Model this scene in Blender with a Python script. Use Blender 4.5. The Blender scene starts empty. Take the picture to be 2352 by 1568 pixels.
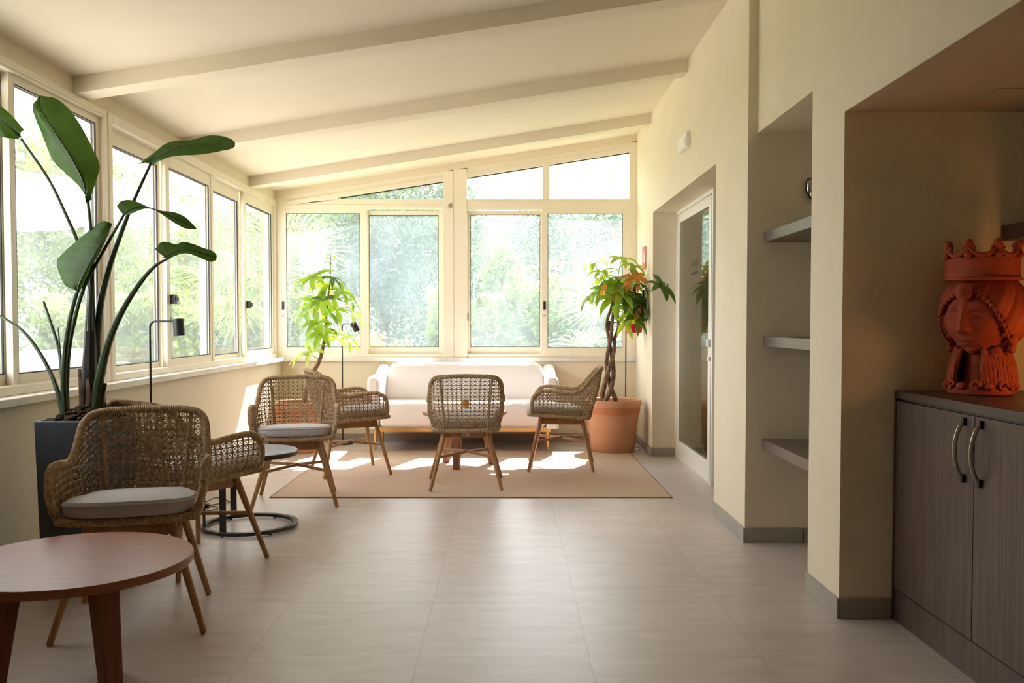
import bpy, math, random
from mathutils import Vector, Matrix
random.seed(7)
C = bpy.context.scene.collection
PI = math.pi
V = Vector

# ------------------------------------------------------------------ camera
FPX, CX, CY, PITCH, CH = 2039.0, 1168.0, 809.7, math.atan(.0327), 1.171
cd = bpy.data.cameras.new('camera'); cam = bpy.data.objects.new('camera', cd); C.objects.link(cam)
cam.location = (0, 0, CH); cam.rotation_euler = (PI/2-PITCH, 0, 0)
cd.sensor_fit = 'HORIZONTAL'; cd.sensor_width = 36; cd.lens = FPX/2352*36
cd.shift_x = (1176-CX)/2352; cd.shift_y = (CY-784)/2352
cd.clip_start = .05; cd.clip_end = 400
bpy.context.scene.camera = cam

def at(px, py, Y):
    """point of the room at depth Y that the photograph shows at this pixel"""
    a, b = (px-CX)/FPX, (py-CY)/FPX
    s, c = math.sin(PITCH), math.cos(PITCH)
    d = V((a, c-b*s, -s-b*c)); t = Y/d.y
    return V((0, 0, CH))+d*t

# ------------------------------------------------------------------ materials
def new_mat(name):
    m = bpy.data.materials.new(name); m.use_nodes = True
    nt = m.node_tree; nt.nodes.clear()
    o = nt.nodes.new('ShaderNodeOutputMaterial')
    return m, nt, o
def N(nt, t, **kw):
    n = nt.nodes.new(t)
    for k, v in kw.items():
        if k.startswith('i_'):
            n.inputs[k[2:].replace('_', ' ')].default_value = v
        else: setattr(n, k, v)
    return n
def rgba(c): return (c[0], c[1], c[2], 1)
def coords(nt, scale=(1, 1, 1), kind='Object'):
    tc = N(nt, 'ShaderNodeTexCoord'); mp = N(nt, 'ShaderNodeMapping')
    mp.inputs['Scale'].default_value = scale
    nt.links.new(tc.outputs[kind], mp.inputs['Vector'])
    return mp.outputs['Vector']
def pbr(name, col, rough=.6, var=.08, nscale=6, stretch=(1, 1, 1), bump=0, bscale=80, metal=0, spec=.4, col2=None, sheen=0, detail=4):
    m, nt, o = new_mat(name)
    p = N(nt, 'ShaderNodeBsdfPrincipled')
    p.inputs['Roughness'].default_value = rough; p.inputs['Metallic'].default_value = metal
    p.inputs['Specular IOR Level'].default_value = spec
    if sheen: p.inputs['Sheen Weight'].default_value = sheen
    v = coords(nt, stretch)
    n = N(nt, 'ShaderNodeTexNoise'); n.inputs['Scale'].default_value = nscale; n.inputs['Detail'].default_value = detail
    nt.links.new(v, n.inputs['Vector'])
    r = N(nt, 'ShaderNodeValToRGB')
    c2 = col2 or tuple(max(0, x*(1-2.2*var)) for x in col)
    c1 = tuple(min(1, x*(1+var)) for x in col) if not col2 else col
    r.color_ramp.elements[0].color = rgba(c2); r.color_ramp.elements[1].color = rgba(c1)
    r.color_ramp.elements[0].position = .3; r.color_ramp.elements[1].position = .7
    nt.links.new(n.outputs['Fac'], r.inputs['Fac']); nt.links.new(r.outputs['Color'], p.inputs['Base Color'])
    if bump:
        n2 = N(nt, 'ShaderNodeTexNoise'); n2.inputs['Scale'].default_value = bscale; n2.inputs['Detail'].default_value = 3
        nt.links.new(v, n2.inputs['Vector'])
        b = N(nt, 'ShaderNodeBump'); b.inputs['Strength'].default_value = bump; b.inputs['Distance'].default_value = .01
        nt.links.new(n2.outputs['Fac'], b.inputs['Height']); nt.links.new(b.outputs['Normal'], p.inputs['Normal'])
    nt.links.new(p.outputs[0], o.inputs['Surface'])
    return m
def leaf_mat(name, col, trans, tfac=.45, gloss=.06, rough=.35, var=.25, nscale=9, stripe=None):
    m, nt, o = new_mat(name)
    d = N(nt, 'ShaderNodeBsdfDiffuse'); t = N(nt, 'ShaderNodeBsdfTranslucent'); g = N(nt, 'ShaderNodeBsdfGlossy')
    g.inputs['Roughness'].default_value = rough; g.inputs['Color'].default_value = (1, 1, 1, 1)
    v = coords(nt); n = N(nt, 'ShaderNodeTexNoise'); n.inputs['Scale'].default_value = nscale
    nt.links.new(v, n.inputs['Vector'])
    for sh, c in ((d, col), (t, trans)):
        r = N(nt, 'ShaderNodeValToRGB'); r.color_ramp.elements[0].position = .32; r.color_ramp.elements[1].position = .68
        r.color_ramp.elements[0].color = rgba([x*(1-var) for x in c]); r.color_ramp.elements[1].color = rgba([min(1, x*(1+var)) for x in c])
        nt.links.new(n.outputs['Fac'], r.inputs['Fac']); nt.links.new(r.outputs['Color'], sh.inputs['Color'])
    m1 = N(nt, 'ShaderNodeMixShader'); m1.inputs['Fac'].default_value = tfac
    nt.links.new(d.outputs[0], m1.inputs[1]); nt.links.new(t.outputs[0], m1.inputs[2])
    m2 = N(nt, 'ShaderNodeMixShader'); m2.inputs['Fac'].default_value = gloss
    nt.links.new(m1.outputs[0], m2.inputs[1]); nt.links.new(g.outputs[0], m2.inputs[2])
    if stripe:
        uv = N(nt, 'ShaderNodeUVMap'); w = N(nt, 'ShaderNodeTexWave'); w.inputs['Scale'].default_value = stripe
        w.bands_direction = 'X'; w.inputs['Distortion'].default_value = .6
        nt.links.new(uv.outputs[0], w.inputs['Vector'])
        b = N(nt, 'ShaderNodeBump'); b.inputs['Strength'].default_value = .10; b.inputs['Distance'].default_value = .006
        nt.links.new(w.outputs['Fac'], b.inputs['Height'])
        for sh in (d, g): nt.links.new(b.outputs['Normal'], sh.inputs['Normal'])
    nt.links.new(m2.outputs[0], o.inputs['Surface'])
    return m
def glass_mat(name, dust_haze=.0, dcol=(.9, .95, 1), tint=(1, 1, 1), f0=.04):
    m, nt, o = new_mat(name)
    t = N(nt, 'ShaderNodeBsdfTransparent'); t.inputs['Color'].default_value = rgba(tint)
    g = N(nt, 'ShaderNodeBsdfGlossy'); g.inputs['Roughness'].default_value = .0
    lw = N(nt, 'ShaderNodeLayerWeight'); lw.inputs['Blend'].default_value = .5
    pw = N(nt, 'ShaderNodeMath', operation='POWER'); pw.inputs[1].default_value = 5
    ml = N(nt, 'ShaderNodeMath', operation='MULTIPLY_ADD'); ml.inputs[1].default_value = 1-f0; ml.inputs[2].default_value = f0
    nt.links.new(lw.outputs['Facing'], pw.inputs[0]); nt.links.new(pw.outputs[0], ml.inputs[0])
    mx = N(nt, 'ShaderNodeMixShader')
    nt.links.new(ml.outputs[0], mx.inputs['Fac']); nt.links.new(t.outputs[0], mx.inputs[1]); nt.links.new(g.outputs[0], mx.inputs[2])
    out = mx
    if dust_haze:  # thin translucent film: some dust, plus the view's pale haze put into the glass
        tr = N(nt, 'ShaderNodeBsdfTranslucent'); tr.inputs['Color'].default_value = rgba(dcol)
        v = coords(nt, (1, 1, .6)); n = N(nt, 'ShaderNodeTexNoise'); n.inputs['Scale'].default_value = 2.2; n.inputs['Detail'].default_value = 6
        nt.links.new(v, n.inputs['Vector'])
        mr = N(nt, 'ShaderNodeMapRange'); mr.inputs['From Min'].default_value = .3; mr.inputs['From Max'].default_value = .75
        mr.inputs['To Min'].default_value = dust_haze*.55; mr.inputs['To Max'].default_value = dust_haze*1.5
        nt.links.new(n.outputs['Fac'], mr.inputs['Value'])
        m2 = N(nt, 'ShaderNodeMixShader'); nt.links.new(mr.outputs[0], m2.inputs['Fac'])
        nt.links.new(mx.outputs[0], m2.inputs[1]); nt.links.new(tr.outputs[0], m2.inputs[2]); out = m2
    nt.links.new(out.outputs[0], o.inputs['Surface'])
    return m
def floor_mat():
    m, nt, o = new_mat('porcelain_tile')
    p = N(nt, 'ShaderNodeBsdfPrincipled'); p.inputs['Roughness'].default_value = .37; p.inputs['Specular IOR Level'].default_value = .6
    geo = N(nt, 'ShaderNodeNewGeometry'); sep = N(nt, 'ShaderNodeSeparateXYZ'); nt.links.new(geo.outputs['Position'], sep.inputs[0])
    def M(op, a, b=None, c=None):
        n = N(nt, 'ShaderNodeMath', operation=op)
        for i, x in enumerate((a, b, c)):
            if x is None: continue
            if isinstance(x, (int, float)): n.inputs[i].default_value = x
            else: nt.links.new(x, n.inputs[i])
        return n.outputs[0]
    fx = M('DIVIDE', M('SUBTRACT', sep.outputs[0], -.3275-6), .601)
    fy = M('DIVIDE', M('SUBTRACT', sep.outputs[1], 3.0965-12.02), .601)
    gx = M('LESS_THAN', M('PINGPONG', fx, .5), .0022); gy = M('LESS_THAN', M('PINGPONG', fy, .5), .0026)
    grout = M('MAXIMUM', gx, gy)
    cv = N(nt, 'ShaderNodeCombineXYZ'); nt.links.new(M('FLOOR', fx), cv.inputs[0]); nt.links.new(M('FLOOR', fy), cv.inputs[1])
    wn = N(nt, 'ShaderNodeTexWhiteNoise'); nt.links.new(cv.outputs[0], wn.inputs['Vector'])
    mp = N(nt, 'ShaderNodeMapping'); mp.inputs['Scale'].default_value = (1.6, 7, 1)
    ad = N(nt, 'ShaderNodeVectorMath', operation='ADD'); sc = N(nt, 'ShaderNodeVectorMath', operation='SCALE'); sc.inputs['Scale'].default_value = 5
    nt.links.new(wn.outputs['Color'], sc.inputs[0]); nt.links.new(geo.outputs['Position'], ad.inputs[0]); nt.links.new(sc.outputs[0], ad.inputs[1])
    nt.links.new(ad.outputs[0], mp.inputs['Vector'])
    n = N(nt, 'ShaderNodeTexNoise'); n.inputs['Scale'].default_value = 2.6; n.inputs['Detail'].default_value = 7; n.inputs['Roughness'].default_value = .62
    nt.links.new(mp.outputs[0], n.inputs['Vector'])
    r = N(nt, 'ShaderNodeValToRGB')
    r.color_ramp.elements[0].position = .28; r.color_ramp.elements[1].position = .74
    r.color_ramp.elements[0].color = (.485, .42, .40, 1); r.color_ramp.elements[1].color = (.615, .54, .52, 1)
    nt.links.new(n.outputs['Fac'], r.inputs['Fac'])
    hs = N(nt, 'ShaderNodeHueSaturation'); nt.links.new(r.outputs[0], hs.inputs['Color'])
    nt.links.new(M('MULTIPLY_ADD', wn.outputs['Value'], .07, .965), hs.inputs['Value'])
    mx = N(nt, 'ShaderNodeMix', data_type='RGBA'); mx.inputs[7].default_value = (.30, .26, .22, 1)
    nt.links.new(M('MULTIPLY', grout, .75), mx.inputs[0]); nt.links.new(hs.outputs[0], mx.inputs[6])
    nt.links.new(mx.outputs[2], p.inputs['Base Color'])
    bp = N(nt, 'ShaderNodeBump'); bp.inputs['Strength'].default_value = .12; bp.inputs['Distance'].default_value = .004
    nt.links.new(n.outputs['Fac'], bp.inputs['Height']); nt.links.new(bp.outputs[0], p.inputs['Normal'])
    nt.links.new(p.outputs[0], o.inputs['Surface'])
    return m
def wood_mat(name, c1, c2, stretch, rough=.4, spec=.35, scale=4, fine=0):
    m = pbr(name, c1, rough, col2=c2, nscale=scale, stretch=stretch, spec=spec, detail=8, bump=.06 if not fine else fine, bscale=scale*3)
    return m

M = {}
M['wall'] = pbr('cream_plaster', (.785, .70, .545), .85, .015, 3, bump=.12, bscale=120, spec=.2)
M['ceiling'] = pbr('ceiling_paint', (.80, .725, .58), .9, .012, 2, bump=.05, bscale=90, spec=.15)
M['alu'] = pbr('cream_lacquered_aluminium', (.86, .79, .66), .32, .01, 3, spec=.45)
M['door_white'] = pbr('white_lacquer', (.86, .84, .80), .3, .01, 3, spec=.45)
M['marble'] = pbr('pale_marble_sill', (.80, .76, .70), .35, .07, 5, stretch=(2, 1, 1), spec=.45)
M['base'] = pbr('grey_skirting_tile', (.36, .33, .285), .5, .06, 5)
M['floor'] = floor_mat()
M['sideglass'] = glass_mat('side_window_glass', .036, (.92, .96, 1))
M['dusty_haze'] = glass_mat('dusty_hazy_window_glass', .044, (.76, .88, 1))
M['doorglass'] = glass_mat('door_glass', 0, tint=(.75, .77, .74), f0=.11)
M['gasket'] = pbr('black_gasket', (.02, .02, .02), .5, .05)
M['black'] = pbr('black_powder_coated_metal', (.018, .019, .021), .38, .1, 30, spec=.5)
M['chrome'] = pbr('brushed_nickel', (.55, .53, .50), .3, .05, 40, metal=1)
M['cord'] = pbr('twisted_rope_cord', (.45, .31, .185), .8, .2, 60, bump=.35, bscale=260, spec=.25)
M['cord_in'] = pbr('woven_rope', (.43, .295, .178), .85, .22, 55, bump=.35, bscale=300, spec=.2)
M['chairwood'] = wood_mat('oiled_hardwood', (.44, .235, .11), (.30, .15, .065), (14, 14, 1.6), .42)
M['tablewood'] = wood_mat('reddish_wood_veneer', (.36, .15, .095), (.28, .11, .068), (1.2, 16, 16), .36, .28)
M['tableleg'] = wood_mat('reddish_solid_wood', (.27, .10, .05), (.19, .068, .034), (16, 16, 1.2), .4)
M['grey_fabric'] = pbr('grey_canvas', (.50, .472, .482), .9, .07, 220, bump=.25, bscale=500, spec=.15, sheen=.2)
M['sofa'] = pbr('off_white_upholstery', (.80, .755, .745), .9, .02, 150, bump=.12, bscale=420, spec=.12, sheen=.25)
M['brass'] = pbr('polished_brass', (.80, .52, .17), .28, .05, 20, metal=1)
M['rug'] = pbr('flatweave_rug', (.63, .475, .37), .95, .10, 160, stretch=(1, 3, 1), bump=.35, bscale=330, spec=.08)
M['rug_edge'] = pbr('rug_binding', (.30, .20, .13), .9, .1, 80)
M['terracotta'] = pbr('terracotta', (.62, .335, .20), .85, .08, 7, bump=.12, bscale=70, spec=.15, col2=(.54, .275, .16))
M['terra_dark'] = pbr('terracotta_band', (.54, .23, .105), .85, .08, 9, bump=.1, bscale=70, spec=.15)
M['soil'] = pbr('bark_mulch', (.075, .045, .03), .95, .4, 40, bump=1, bscale=60, spec=.1)
M['planter'] = pbr('slate_blue_planter', (.062, .082, .108), .5, .06, 12, bump=.05, bscale=140, spec=.4)
M['strelitzia'] = leaf_mat('glossy_banana_like_leaf', (.030, .074, .012), (.09, .2, .012), .2, .02, .42, .22, 7, stripe=11)
M['strel_stem'] = pbr('green_leaf_stalk', (.030, .055, .016), .5, .25, 14, stretch=(3, 3, .5))
M['strel_trunk'] = pbr('dark_sheathed_stem', (.038, .034, .026), .65, .4, 12, stretch=(10, 10, .7), col2=(.018, .016, .02))
M['dry'] = pbr('dry_leaf_sheath', (.14, .08, .045), .8, .3, 20)
M['pachira'] = leaf_mat('green_leaflet', (.13, .27, .028), (.42, .62, .03), .55, .05, .35, .25, 12)
M['pachira_l'] = leaf_mat('yellow_green_leaflet', (.26, .38, .05), (.58, .74, .05), .6, .05, .35, .2, 12)
M['pachira_d'] = leaf_mat('dark_green_leaflet', (.045, .105, .025), (.12, .24, .02), .35, .07, .35, .25, 12)
M['pachira_o'] = leaf_mat('orange_leaflet', (.62, .27, .04), (.85, .38, .03), .5, .05, .4, .2, 12)
M['bark'] = pbr('brown_bark', (.22, .135, .085), .85, .35, 16, stretch=(4, 4, 1), bump=.5, bscale=50)
M['twig'] = pbr('twig', (.10, .075, .035), .8, .2, 30)
M['darkwood'] = pbr('dark_grained_melamine', (.140, .092, .074), .36, col2=(.066, .043, .034), nscale=2.2, stretch=(42, 42, 1.1), spec=.4, detail=10, bump=.08, bscale=4)
M['darkshelf'] = pbr('dark_shelf_melamine', (.165, .125, .113), .34, col2=(.13, .097, .088), nscale=2.4, stretch=(40, 2, 40), spec=.6, detail=8)
M['darkshelf_x'] = pbr('dark_top_melamine', (.085, .052, .042), .38, col2=(.05, .03, .024), nscale=2.4, stretch=(40, 2, 40), spec=.45, detail=8)
M['clay'] = pbr('red_clay', (.37, .066, .028), .72, .07, 14, bump=.14, bscale=120, spec=.25)
M['red'] = pbr('glossy_red_paint', (.62, .012, .018), .22, .03, spec=.6)
M['sign_red'] = pbr('red_plastic_sign', (.72, .10, .085), .45, .03)
M['white'] = pbr('white_plastic', (.86, .85, .82), .4, .02)
M['ink'] = pbr('black_ink', (.02, .02, .02), .6, .02)
M['frost'] = pbr('dark_vinyl_lettering', (.10, .075, .04), .7, .02)
M['stone_top'] = pbr('grey_stone_laminate', (.225, .22, .25), .32, .16, 9, spec=.5)
M['drink'] = pbr('milky_brown_drink', (.42, .17, .08), .3, .05)
M['juice'] = pbr('orange_juice', (.9, .42, .02), .3, .04)
M['tumbler'] = glass_mat('clear_tumbler_glass', 0, tint=(.96, .96, .96))
# outdoors
M['leafA'] = leaf_mat('blue_green_tree_leaf', (.075, .11, .085), (.13, .20, .10), .45, .04, .5, .4, 2.0)
M['leafB'] = leaf_mat('fresh_hedge_leaf', (.17, .235, .08), (.36, .46, .14), .5, .04, .5, .35, 2.5)
M['leafC'] = leaf_mat('mid_green_tree_leaf', (.115, .165, .06), (.24, .33, .08), .45, .04, .5, .4, 2.0)
M['palm'] = leaf_mat('palm_leaflet', (.15, .21, .10), (.30, .38, .15), .45, .06, .4, .25, 3)
M['yellowbush'] = leaf_mat('yellow_green_shrub_leaf', (.36, .42, .06), (.75, .80, .12), .55, .04, .5, .3, 3)
M['palmtrunk'] = pbr('palm_trunk', (.30, .23, .17), .9, .3, 14, bump=.6, bscale=30)
M['grass'] = pbr('lawn', (.20, .27, .10), .9, .2, 3)
M['paving'] = pbr('pale_terrace_paving', (.74, .70, .63), .8, .06, 2)
M['canvas'] = leaf_mat('white_parasol_canvas', (.82, .81, .78), (.80, .79, .74), .4, .0, .5, .03, 3)
M['hill'] = pbr('wooded_hillside', (.09, .125, .075), .95, .4, .6)
M['fence'] = pbr('rusty_rail', (.42, .22, .14), .8, .1, 5)
M['sofadark'] = M['black']

# ------------------------------------------------------------------ mesh builder
def catmull(pts, n):
    pts = [V(p) for p in pts]
    if len(pts) == 2: return [pts[0].lerp(pts[1], i/(n-1)) for i in range(n)]
    out = []; m = len(pts)-1
    for i in range(n):
        t = i/(n-1)*m; k = min(int(t), m-1); u = t-k
        p1, p2 = pts[k], pts[k+1]
        p0 = pts[k-1] if k > 0 else p1*2-p2
        p3 = pts[k+2] if k+2 <= m else p2*2-p1
        out.append(.5*((2*p1)+(p2-p0)*u+(2*p0-5*p1+4*p2-p3)*u*u+(3*p1-p0-3*p2+p3)*u*u*u))
    return out
def lerp(a, b, t): return a+(b-a)*t
class MB:
    def __init__(s): s.v = []; s.f = []; s.mi = []; s.uv = None; s.sm = []
    def add(s, vs, fs, mi=0, smooth=False):
        o = len(s.v); s.v += [tuple(v) for v in vs]
        for f in fs: s.f.append(tuple(o+i for i in f)); s.mi.append(mi); s.sm.append(smooth)
        return s
    def box(s, x0, x1, y0, y1, z0, z1, mi=0, mat=None):
        vs = [V((x, y, z)) for x in (x0, x1) for y in (y0, y1) for z in (z0, z1)]
        if mat: vs = [mat @ v for v in vs]
        return s.add(vs, [(0, 1, 3, 2), (4, 6, 7, 5), (0, 4, 5, 1), (2, 3, 7, 6), (0, 2, 6, 4), (1, 5, 7, 3)], mi)
    def prism(s, poly, axis, a, b, mi=0):
        """poly: 2-D outline in the two other axes, extruded along axis from a to b"""
        def mk(p, c):
            return {0: (c, p[0], p[1]), 1: (p[0], c, p[1]), 2: (p[0], p[1], c)}[axis]
        n = len(poly); vs = [mk(p, a) for p in poly]+[mk(p, b) for p in poly]
        fs = [tuple(range(n)), tuple(range(2*n-1, n-1, -1))]+[(i, n+i, n+(i+1) % n, (i+1) % n) for i in range(n)]
        return s.add(vs, fs, mi)
    def tube(s, path, r, sides=8, closed=False, mi=0, caps=True, flat=1.0, smooth=True, up=None):
        path = [V(p) for p in path]; n = len(path)
        rr = r if isinstance(r, (list, tuple)) else [r]*n
        vs = []; prev = None
        for i, p in enumerate(path):
            if closed: t = path[(i+1) % n]-path[i-1]
            else: t = path[min(i+1, n-1)]-path[max(i-1, 0)]
            if t.length < 1e-9: t = V((0, 0, 1))
            t.normalize()
            if prev is None:
                a = up or (V((0, 0, 1)) if abs(t.z) < .9 else V((1, 0, 0)))
                nrm = (a-t*a.dot(t)).normalized()
            else:
                nrm = prev-t*prev.dot(t)
                nrm = nrm.normalized() if nrm.length > 1e-6 else prev
            prev = nrm; b = t.cross(nrm)
            for k in range(sides):
                an = 2*PI*(k+.5)/sides
                vs.append(p+nrm*(math.cos(an)*rr[i])+b*(math.sin(an)*rr[i]*flat))
        fs = []
        for i in range(n if closed else n-1):
            j = (i+1) % n
            for k in range(sides):
                l = (k+1) % sides
                fs.append((i*sides+k, i*sides+l, j*sides+l, j*sides+k))
        if caps and not closed:
            fs.append(tuple(range(sides-1, -1, -1))); fs.append(tuple((n-1)*sides+k for k in range(sides)))
        return s.add(vs, fs, mi, smooth)
    def lathe(s, prof, seg=40, c=(0, 0, 0), a0=0, a1=2*PI, mi=0, smooth=True, cap=True):
        full = abs(a1-a0-2*PI) < 1e-6; m = seg if full else seg+1; vs = []; fs = []
        for r, z in prof:
            for k in range(m):
                a = a0+(a1-a0)*k/seg; vs.append((c[0]+r*math.cos(a), c[1]+r*math.sin(a), c[2]+z))
        for i in range(len(prof)-1):
            for k in range(seg):
                l = (k+1) % m
                fs.append((i*m+k, i*m+l, (i+1)*m+l, (i+1)*m+k))
        if full and cap:
            if prof[0][0] > 1e-4: fs.append(tuple(range(m-1, -1, -1)))
            if prof[-1][0] > 1e-4: fs.append(tuple((len(prof)-1)*m+k for k in range(m)))
        return s.add(vs, fs, mi, smooth)
    def ball(s, c, r, seg=12, rings=8, mi=0, scale=(1, 1, 1)):
        vs = []; fs = []
        for i in range(rings+1):
            th = PI*i/rings
            for k in range(seg):
                a = 2*PI*k/seg
                vs.append((c[0]+r*scale[0]*math.sin(th)*math.cos(a), c[1]+r*scale[1]*math.sin(th)*math.sin(a), c[2]+r*scale[2]*math.cos(th)))
        for i in range(rings):
            for k in range(seg):
                l = (k+1) % seg; fs.append((i*seg+k, (i+1)*seg+k, (i+1)*seg+l, i*seg+l))
        return s.add(vs, fs, mi, True)
    def grid(s, rows, mi=0, smooth=True):
        n = len(rows); m = len(rows[0]); vs = [p for r in rows for p in r]
        fs = [(i*m+k, i*m+k+1, (i+1)*m+k+1, (i+1)*m+k) for i in range(n-1) for k in range(m-1)]
        return s.add(vs, fs, mi, smooth)
    def build(s, name, mats, parent=None, bevel=0, solid=0):
        me = bpy.data.meshes.new(name); me.from_pydata(s.v, [], s.f)
        if not isinstance(mats, (list, tuple)): mats = [mats]
        for m in mats: me.materials.append(m)
        if len(mats) > 1: me.polygons.foreach_set('material_index', s.mi)
        me.polygons.foreach_set('use_smooth', s.sm)
        if s.uv:
            uv = me.uv_layers.new(name='UVMap')
            for l in me.loops: uv.data[l.index].uv = s.uv[l.vertex_index]
        me.update(); me.validate()
        if any(s.sm): me.set_sharp_from_angle(angle=math.radians(42))
        o = bpy.data.objects.new(name, me); C.objects.link(o)
        if parent: o.parent = parent
        if bevel:
            b = o.modifiers.new('bevel', 'BEVEL'); b.width = bevel; b.segments = 2; b.limit_method = 'ANGLE'; b.angle_limit = math.radians(40)
        if solid:
            b = o.modifiers.new('thickness', 'SOLIDIFY'); b.thickness = solid; b.offset = 0
        return o
def tag(o, label=None, cat=None, group=None, kind=None):
    if label: o['label'] = label
    if cat: o['category'] = cat
    if group: o['group'] = group
    if kind: o['kind'] = kind
    return o
def empty(name, loc=(0, 0, 0), rz=0):
    o = bpy.data.objects.new(name, None); C.objects.link(o); o.location = loc; o.rotation_euler = (0, 0, rz); o.empty_display_size = .1
    return o
def thing(name, label, cat, loc=(0, 0, 0), rz=0, group=None):
    return tag(empty(name, loc, rz), label, cat, group)
def struct(o): o['kind'] = 'structure'; return o
def copy_tree(o, parent=None):
    c = o.copy(); C.objects.link(c); c.parent = parent
    for ch in list(o.children): copy_tree(ch, c)
    return c

# ------------------------------------------------------------------ setting
XL, XR, XR2, YB = -2.255, 1.265, 1.315, 8.80        # wall planes
def zc(x): return 2.475+.156*(x+2.3)                 # sloping ceiling
Y0 = -2.2
struct(MB().box(-2.5, 3.4, Y0, 9.0, -.12, 0).build('floor', M['floor']))
b = MB(); b.prism([(-2.95, zc(-2.95)), (3.4, zc(3.4)), (3.4, zc(3.4)+.16), (-2.95, zc(-2.95)+.16)], 1, Y0-.2, 9.20)
struct(b.build('ceiling', M['ceiling']))
for i, y in enumerate((1.62, 3.17, 4.737, 6.31, 7.93)):
    b = MB(); b.prism([(-2.31, zc(-2.31)-.088), (1.29, zc(1.29)-.088), (1.29, zc(1.29)), (-2.31, zc(-2.31))], 1, y, y+.145)
    struct(b.build('ceiling_beam', M['ceiling']))
# left wall
b = MB(); b.box(-2.5, XL, Y0, 8.95, 0, .80); b.box(-2.5, -2.30, Y0, 3.233, .838, 2.6)
b.prism([(-2.46, 2.387), (-2.305, 2.387), (-2.305, zc(-2.305)+.02), (-2.46, zc(-2.46)+.02)], 1, Y0, 8.9)
struct(b.build('wall_left', M['wall']))
struct(MB().box(-2.5, -2.208, Y0, 8.79, .80, .838).build('trim_1', M['marble'], bevel=.004))
# back wall
b = MB(); b.box(XL, XR+.2, YB, 9.0, 0, .80)
b.prism([(-2.5, zc(-2.5)-.065), (XR+.1, zc(XR+.1)-.065), (XR+.1, zc(XR+.1)+.02), (-2.5, zc(-2.5)+.02)], 1, YB-.01, 8.96)
struct(b.build('wall_back', M['wall']))
struct(MB().box(-2.2, XR, 8.765, 9.02, .80, .836).build('trim_2', M['marble'], bevel=.004))
# right wall with the door recess
b = MB(); H = 3.4
b.box(XR, 1.75, 7.80, 9.0, 0, H); b.box(XR, 1.75, 5.44, 7.80, 2.145, H); b.box(XR, 3.4, 4.72, 5.44, 0, H)
b.box(3.2, 3.4, 5.44, 9.0, 0, H); b.box(1.75, 3.2, 8.9, 9.0, 0, H)
struct(b.build('wall_right', M['wall']))
# niche wall
b = MB()
b.box(XR2, 2.4, 3.50, 3.87, 0, H); b.box(XR2, 2.4, 3.87, 4.72, 2.175, H); b.box(1.86, 2.4, 3.87, 4.72, 0, 2.175)
b.box(XR2, 2.4, 1.45, 3.50, 2.0, H); b.box(2.22, 2.4, 1.45, 3.50, 0, 2.0); b.box(XR2, 2.4, Y0, 1.45, 0, H)
struct(b.build('wall_niche', M['wall']))
struct(MB().box(-2.6, 3.4, Y0-.2, Y0, 0, 3.6).build('wall_rear', M['wall']))
M['soffit'] = pbr('tan_soffit', (.56, .44, .32), .85, .02, 3, bump=.1, bscale=120, spec=.2)  # niche underside, a darker and browner tone than the walls
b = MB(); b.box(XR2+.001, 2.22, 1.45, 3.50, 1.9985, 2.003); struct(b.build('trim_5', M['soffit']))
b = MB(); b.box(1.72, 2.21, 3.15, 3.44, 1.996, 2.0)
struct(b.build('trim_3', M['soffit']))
b = MB(); t = .0025
b.box(1.717, 1.72, 3.15, 3.44, 1.9955, 2.0); b.box(1.717, 2.21, 3.147, 3.15, 1.9955, 2.0); b.box(1.717, 2.21, 3.44, 3.443, 1.9955, 2.0)
struct(b.build('trim_4', M['base']))
# skirting
def skirt(name, segs):
    b = MB()
    for x0, x1, y0, y1 in segs: b.box(x0, x1, y0, y1, 0, .08)
    struct(b.build(name, M['base'], bevel=.002))
k = .011
skirt('baseboard_back', [(XL, XR, YB-k, YB)])
skirt('baseboard_left', [(XL, XL+k, Y0, YB-k)])
skirt('baseboard_right', [(XR-k, XR, 7.80-k, YB-k), (XR, 1.466, 7.80-k, 7.80), (XR-k, XR, 4.72-k, 5.44), (XR, 1.575, 4.72-k, 4.72), (1.579, 1.85, 4.72-k, 4.72)])
skirt('baseboard_niche', [(XR2-k, XR2, 3.50-k, 3.87+k), (XR2, 1.518, 3.50-k, 3.50), (XR2, 1.85, 3.87, 3.87+k)])

# ------------------------------------------------------------------ windows
def frame_y(b, x0, x1, z0, z1, y0, y1, w, wb=None, wt=None):
    """rectangular frame in a plane of constant Y"""
    wb = wb or w; wt = wt or w
    b.box(x0, x0+w, y0, y1, z0, z1); b.box(x1-w, x1, y0, y1, z0, z1)
    b.box(x0+w, x1-w, y0, y1, z0, z0+wb); b.box(x0+w, x1-w, y0, y1, z1-wt, z1)
def frame_x(b, y0, y1, z0, z1, x0, x1, w, wb=None, wt=None):
    wb = wb or w; wt = wt or w
    b.box(x0, x1, y0, y0+w, z0, z1); b.box(x0, x1, y1-w, y1, z0, z1)
    b.box(x0, x1, y0+w, y1-w, z0, z0+wb); b.box(x0, x1, y0+w, y1-w, z1-wt, z1)
def gasket_y(x0, x1, z0, z1, y):
    b = MB(); g = .006; frame_y(b, x0-g*.2, x1+g*.2, z0-g*.2, z1+g*.2, y-.004, y+.004, g); return b
def gasket_x(y0, y1, z0, z1, x):
    b = MB(); g = .007; frame_x(b, y0-g*.2, y1+g*.2, z0-g*.2, z1+g*.2, x-.004, x+.004, g); return b

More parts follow.
